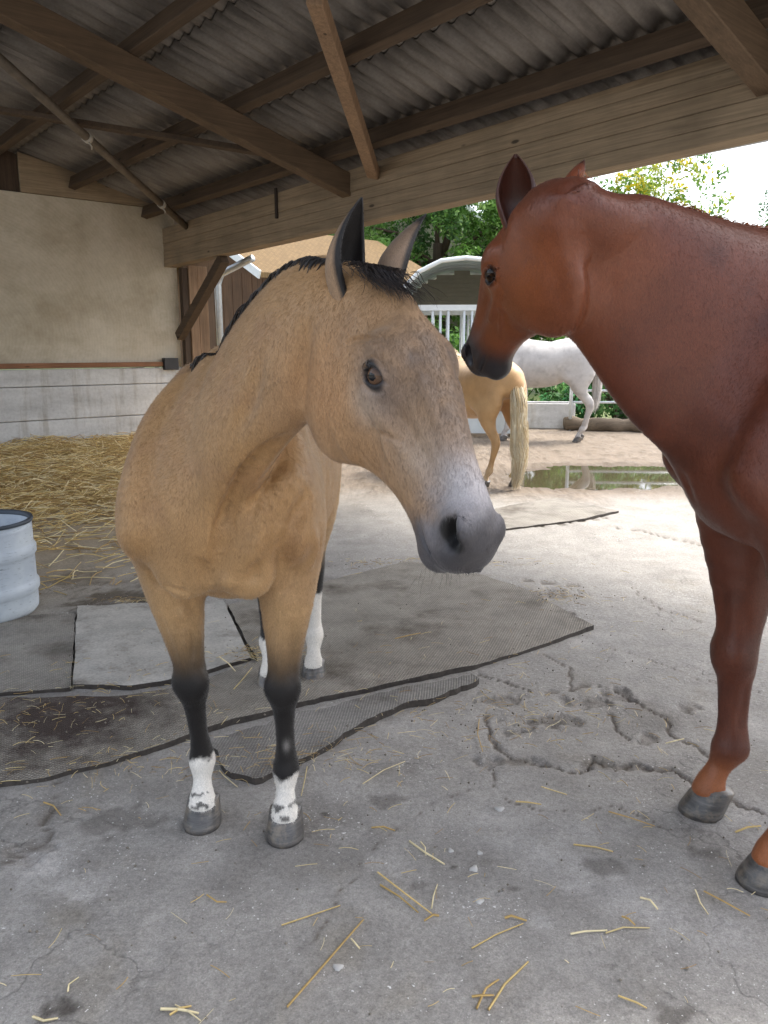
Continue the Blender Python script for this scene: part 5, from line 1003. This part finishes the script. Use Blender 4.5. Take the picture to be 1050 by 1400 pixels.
def tree(loc, lobes, nc, per, size, cols, label, trunk_h, trunk_r, rmin=.25, rmax=.6, name='tree', cat_='tree', group=None):
    o = empty(name, loc); tag(o, label, cat_, group); cl = clumps_in(lobes, nc, rmin, rmax); foliage('crown', cl, per, size, cols, o); m = MB(); m.tube([(0, 0, 0), (.05, 0, trunk_h * .5), (0, .05, trunk_h)], [trunk_r, trunk_r * .8, trunk_r * .55], 10)
    for c in cl[:: max(1, len(cl) // 14)]: m.tube([(0, 0, trunk_h * (.5 + .4 * rng.random())), np.array(c[:3]) * .5 + np.array([0, 0, trunk_h * .5]), c[:3]], [trunk_r * .4, trunk_r * .22, .012], 6)
    m.build('trunk', BARK, o, True); return o
DG = [lin(62, 96, 46), lin(94, 134, 60), lin(118, 158, 78), lin(76, 114, 54), lin(142, 176, 96)]; YG = [lin(120, 150, 60), lin(150, 170, 70), lin(180, 182, 70), lin(208, 190, 60), lin(104, 140, 66)]; LG = [lin(70, 112, 60), lin(92, 138, 74), lin(112, 156, 92)]
tree((1.6, 24, 0), [(0, 0, 4.6, 3.2, 2.2, 2.8), (-2.4, .5, 3.4, 2.0, 1.8, 2.4), (2.6, .3, 3.8, 2.2, 1.8, 2.6), (.4, -.6, 6.6, 2.0, 1.6, 1.8), (0, 0, 2.4, 3.6, 1.8, 1.8)], 360, 130, .078, DG, 'dense dark green tree towering behind the arched hay feeder', 4.5, .25)
tree((5.6, 26.5, 0), [(0, 0, 4.0, 2.6, 2, 2.8), (-1.5, 0, 2.4, 2, 1.6, 2)], 170, 100, .08, [DG[0], DG[3], DG[1]], 'dark green leafy tree behind the rail fence', 3.5, .2)
tree((9.4, 29, 0), [(-.2, 0, 5.8, 2.2, 1.8, 2.0), (1.2, 0, 6.6, 1.5, 1.3, 1.7), (-1.6, 0, 6.2, 1.4, 1.2, 1.4), (0, 0, 4.2, 2.2, 1.6, 1.5)], 190, 42, .085, YG, 'airy yellow green tree showing beyond the chestnut neck', 5.2, .16, .25, .55)
tree((13.7, 28.5, 0), [(0, 0, 6.3, .42, .4, .9), (0, 0, 5.2, .5, .45, .7)], 34, 26, .07, LG, 'slim young tree beyond the chestnut withers', 5.4, .045, .15, .32)
tree((4.55, 15.3, 0), [(0, 0, .65, 1.0, .6, .6), (.9, .1, .5, .7, .5, .5), (-.8, .1, .45, .6, .5, .45)], 90, 70, .055, LG + [lin(84, 150, 90)], 'leafy green bush behind the rail fence', .5, .04, .14, .3, 'bush', 'bush')
tree((7.4, 16.0, 0), [(0, 0, .8, 1.3, .7, .8)], 70, 60, .06, LG, 'green bush growing along the fence beside the leafy one', .6, .04, .16, .34, 'bush', 'bush')
for i, (x, y, sc_) in enumerate([(-1.5, 20.5, 1.0), (1.6, 19.5, .9), (4.2, 20, 1.1), (7.0, 21, 1.2), (10.5, 22, 1.3), (-5, 23, 1.4), (14.5, 23, 1.4)]):
    tree((x, y, 0), [(0, 0, 1.0 * sc_, 1.9 * sc_, .8, 1.0 * sc_)], 60, 60, .08, [DG[0], DG[1], DG[3]], 'clipped dark hedge shrub in the row behind the yard', .9, .05, .2, .4, 'hedge_shrub', 'shrub', 'hedge shrubs behind the yard')
# ---- neighbouring barn and houses
def house(loc, rz, wx, wy, he, hr, wallm, roofm, label, over=.5, planks=True, cat_='house', trim=None):
    o = empty('barn' if planks else 'house', loc, math.radians(rz)); tag(o, label, cat_)
    if planks:
        n = int(wx * 2 / .2)
        for k in range(n): x = -wx + (k + .5) * 2 * wx / n; MB().box((x - wx / n + .004, -wy - .02 - .006 * (k % 2), .1), (x + wx / n - .004, -wy + .01, he)).build('plank', wallm, o)
        n = int(wy * 2 / .2)
        for k in range(n): y = -wy + (k + .5) * 2 * wy / n; MB().box((wx - .01, y - wy / n + .004, .1), (wx + .02 + .006 * (k % 2), y + wy / n - .004, he)).build('plank', wallm, o)
        MB().box((-wx + .02, -wy + .02, .0), (wx - .02, wy - .02, he - .02)).build('wall', wallm, o)
    else: MB().box((-wx, -wy, 0), (wx, wy, he)).build('wall', wallm, o)
    m = MB(); a = wx + over; th = .1   # ridge along y
    for sg in (-1, 1): m.add([(sg * a, -wy - over, he - over * (hr - he) / wx), (0, -wy - over, hr), (0, wy + over, hr), (sg * a, wy + over, he - over * (hr - he) / wx), (sg * a, -wy - over, he - over * (hr - he) / wx + th), (0, -wy - over, hr + th), (0, wy + over, hr + th), (sg * a, wy + over, he - over * (hr - he) / wx + th)], [(0, 1, 2, 3), (7, 6, 5, 4), (0, 4, 5, 1), (1, 5, 6, 2), (2, 6, 7, 3), (3, 7, 4, 0)])
    rf = m.build('roof', roofm, o); MB().add([(-wx + .02, -wy + .005, he), (wx - .02, -wy + .005, he), (0, -wy + .005, hr - .02)], [(0, 1, 2)]).build('gable', wallm, o); MB().add([(-wx + .02, wy, he), (wx - .02, wy, he), (0, wy, hr - .02)], [(2, 1, 0)]).build('gable', wallm, o)
    for sg in (-1, 1): MB().bar((sg * a, -wy - over - .03, he - over * (hr - he) / wx + th / 2), (0, -wy - over - .03, hr + th / 2), .04, .16).build('bargeboard', trim or WHITE, rf)
    return o
def tiles(name, c):
    m = NT(name, .8, .2); bt = m.n('ShaderNodeTexBrick'); bt.inputs['Scale'].default_value = 4; bt.inputs['Color1'].default_value = (*c, 1); bt.inputs['Color2'].default_value = (*(np.array(c) * .75), 1); bt.inputs['Mortar'].default_value = (*(np.array(c) * .4), 1); m.l(m.tc.outputs['Object'], bt.inputs[0]); m.base(bt.outputs[0]); m.bump(m.noise(9), .4, .02); return m.m
BRN = mat_wood('barn_plank', lin(104, 78, 58), 2, .35); YEL = tiles('yellow_roof', lin(122, 100, 68)); RED = tiles('brown_tiles', lin(160, 132, 112)); REND = mat_plain('render_wall', lin(206, 196, 182), .85)
house((-2.2, 19.5, 0), -50, 2.4, 2.2, 3.0, 4.1, BRN, YEL, 'brown plank barn with dull yellow roof behind the corner post', .45, True, 'barn')
house((-.9, 30, 0), 25, 4.2, 4.5, 4.2, 6.8, REND, RED, 'pale rendered house with brown tiled roof behind the ears of the buckskin', .5, False, 'house')
house((18.4, 46, 0), -20, 3.0, 4.0, 5.2, 7.9, REND, tiles('orange_tiles', lin(196, 150, 110)), 'distant house with orange tiled gable beyond the chestnut back', .4, False, 'house')
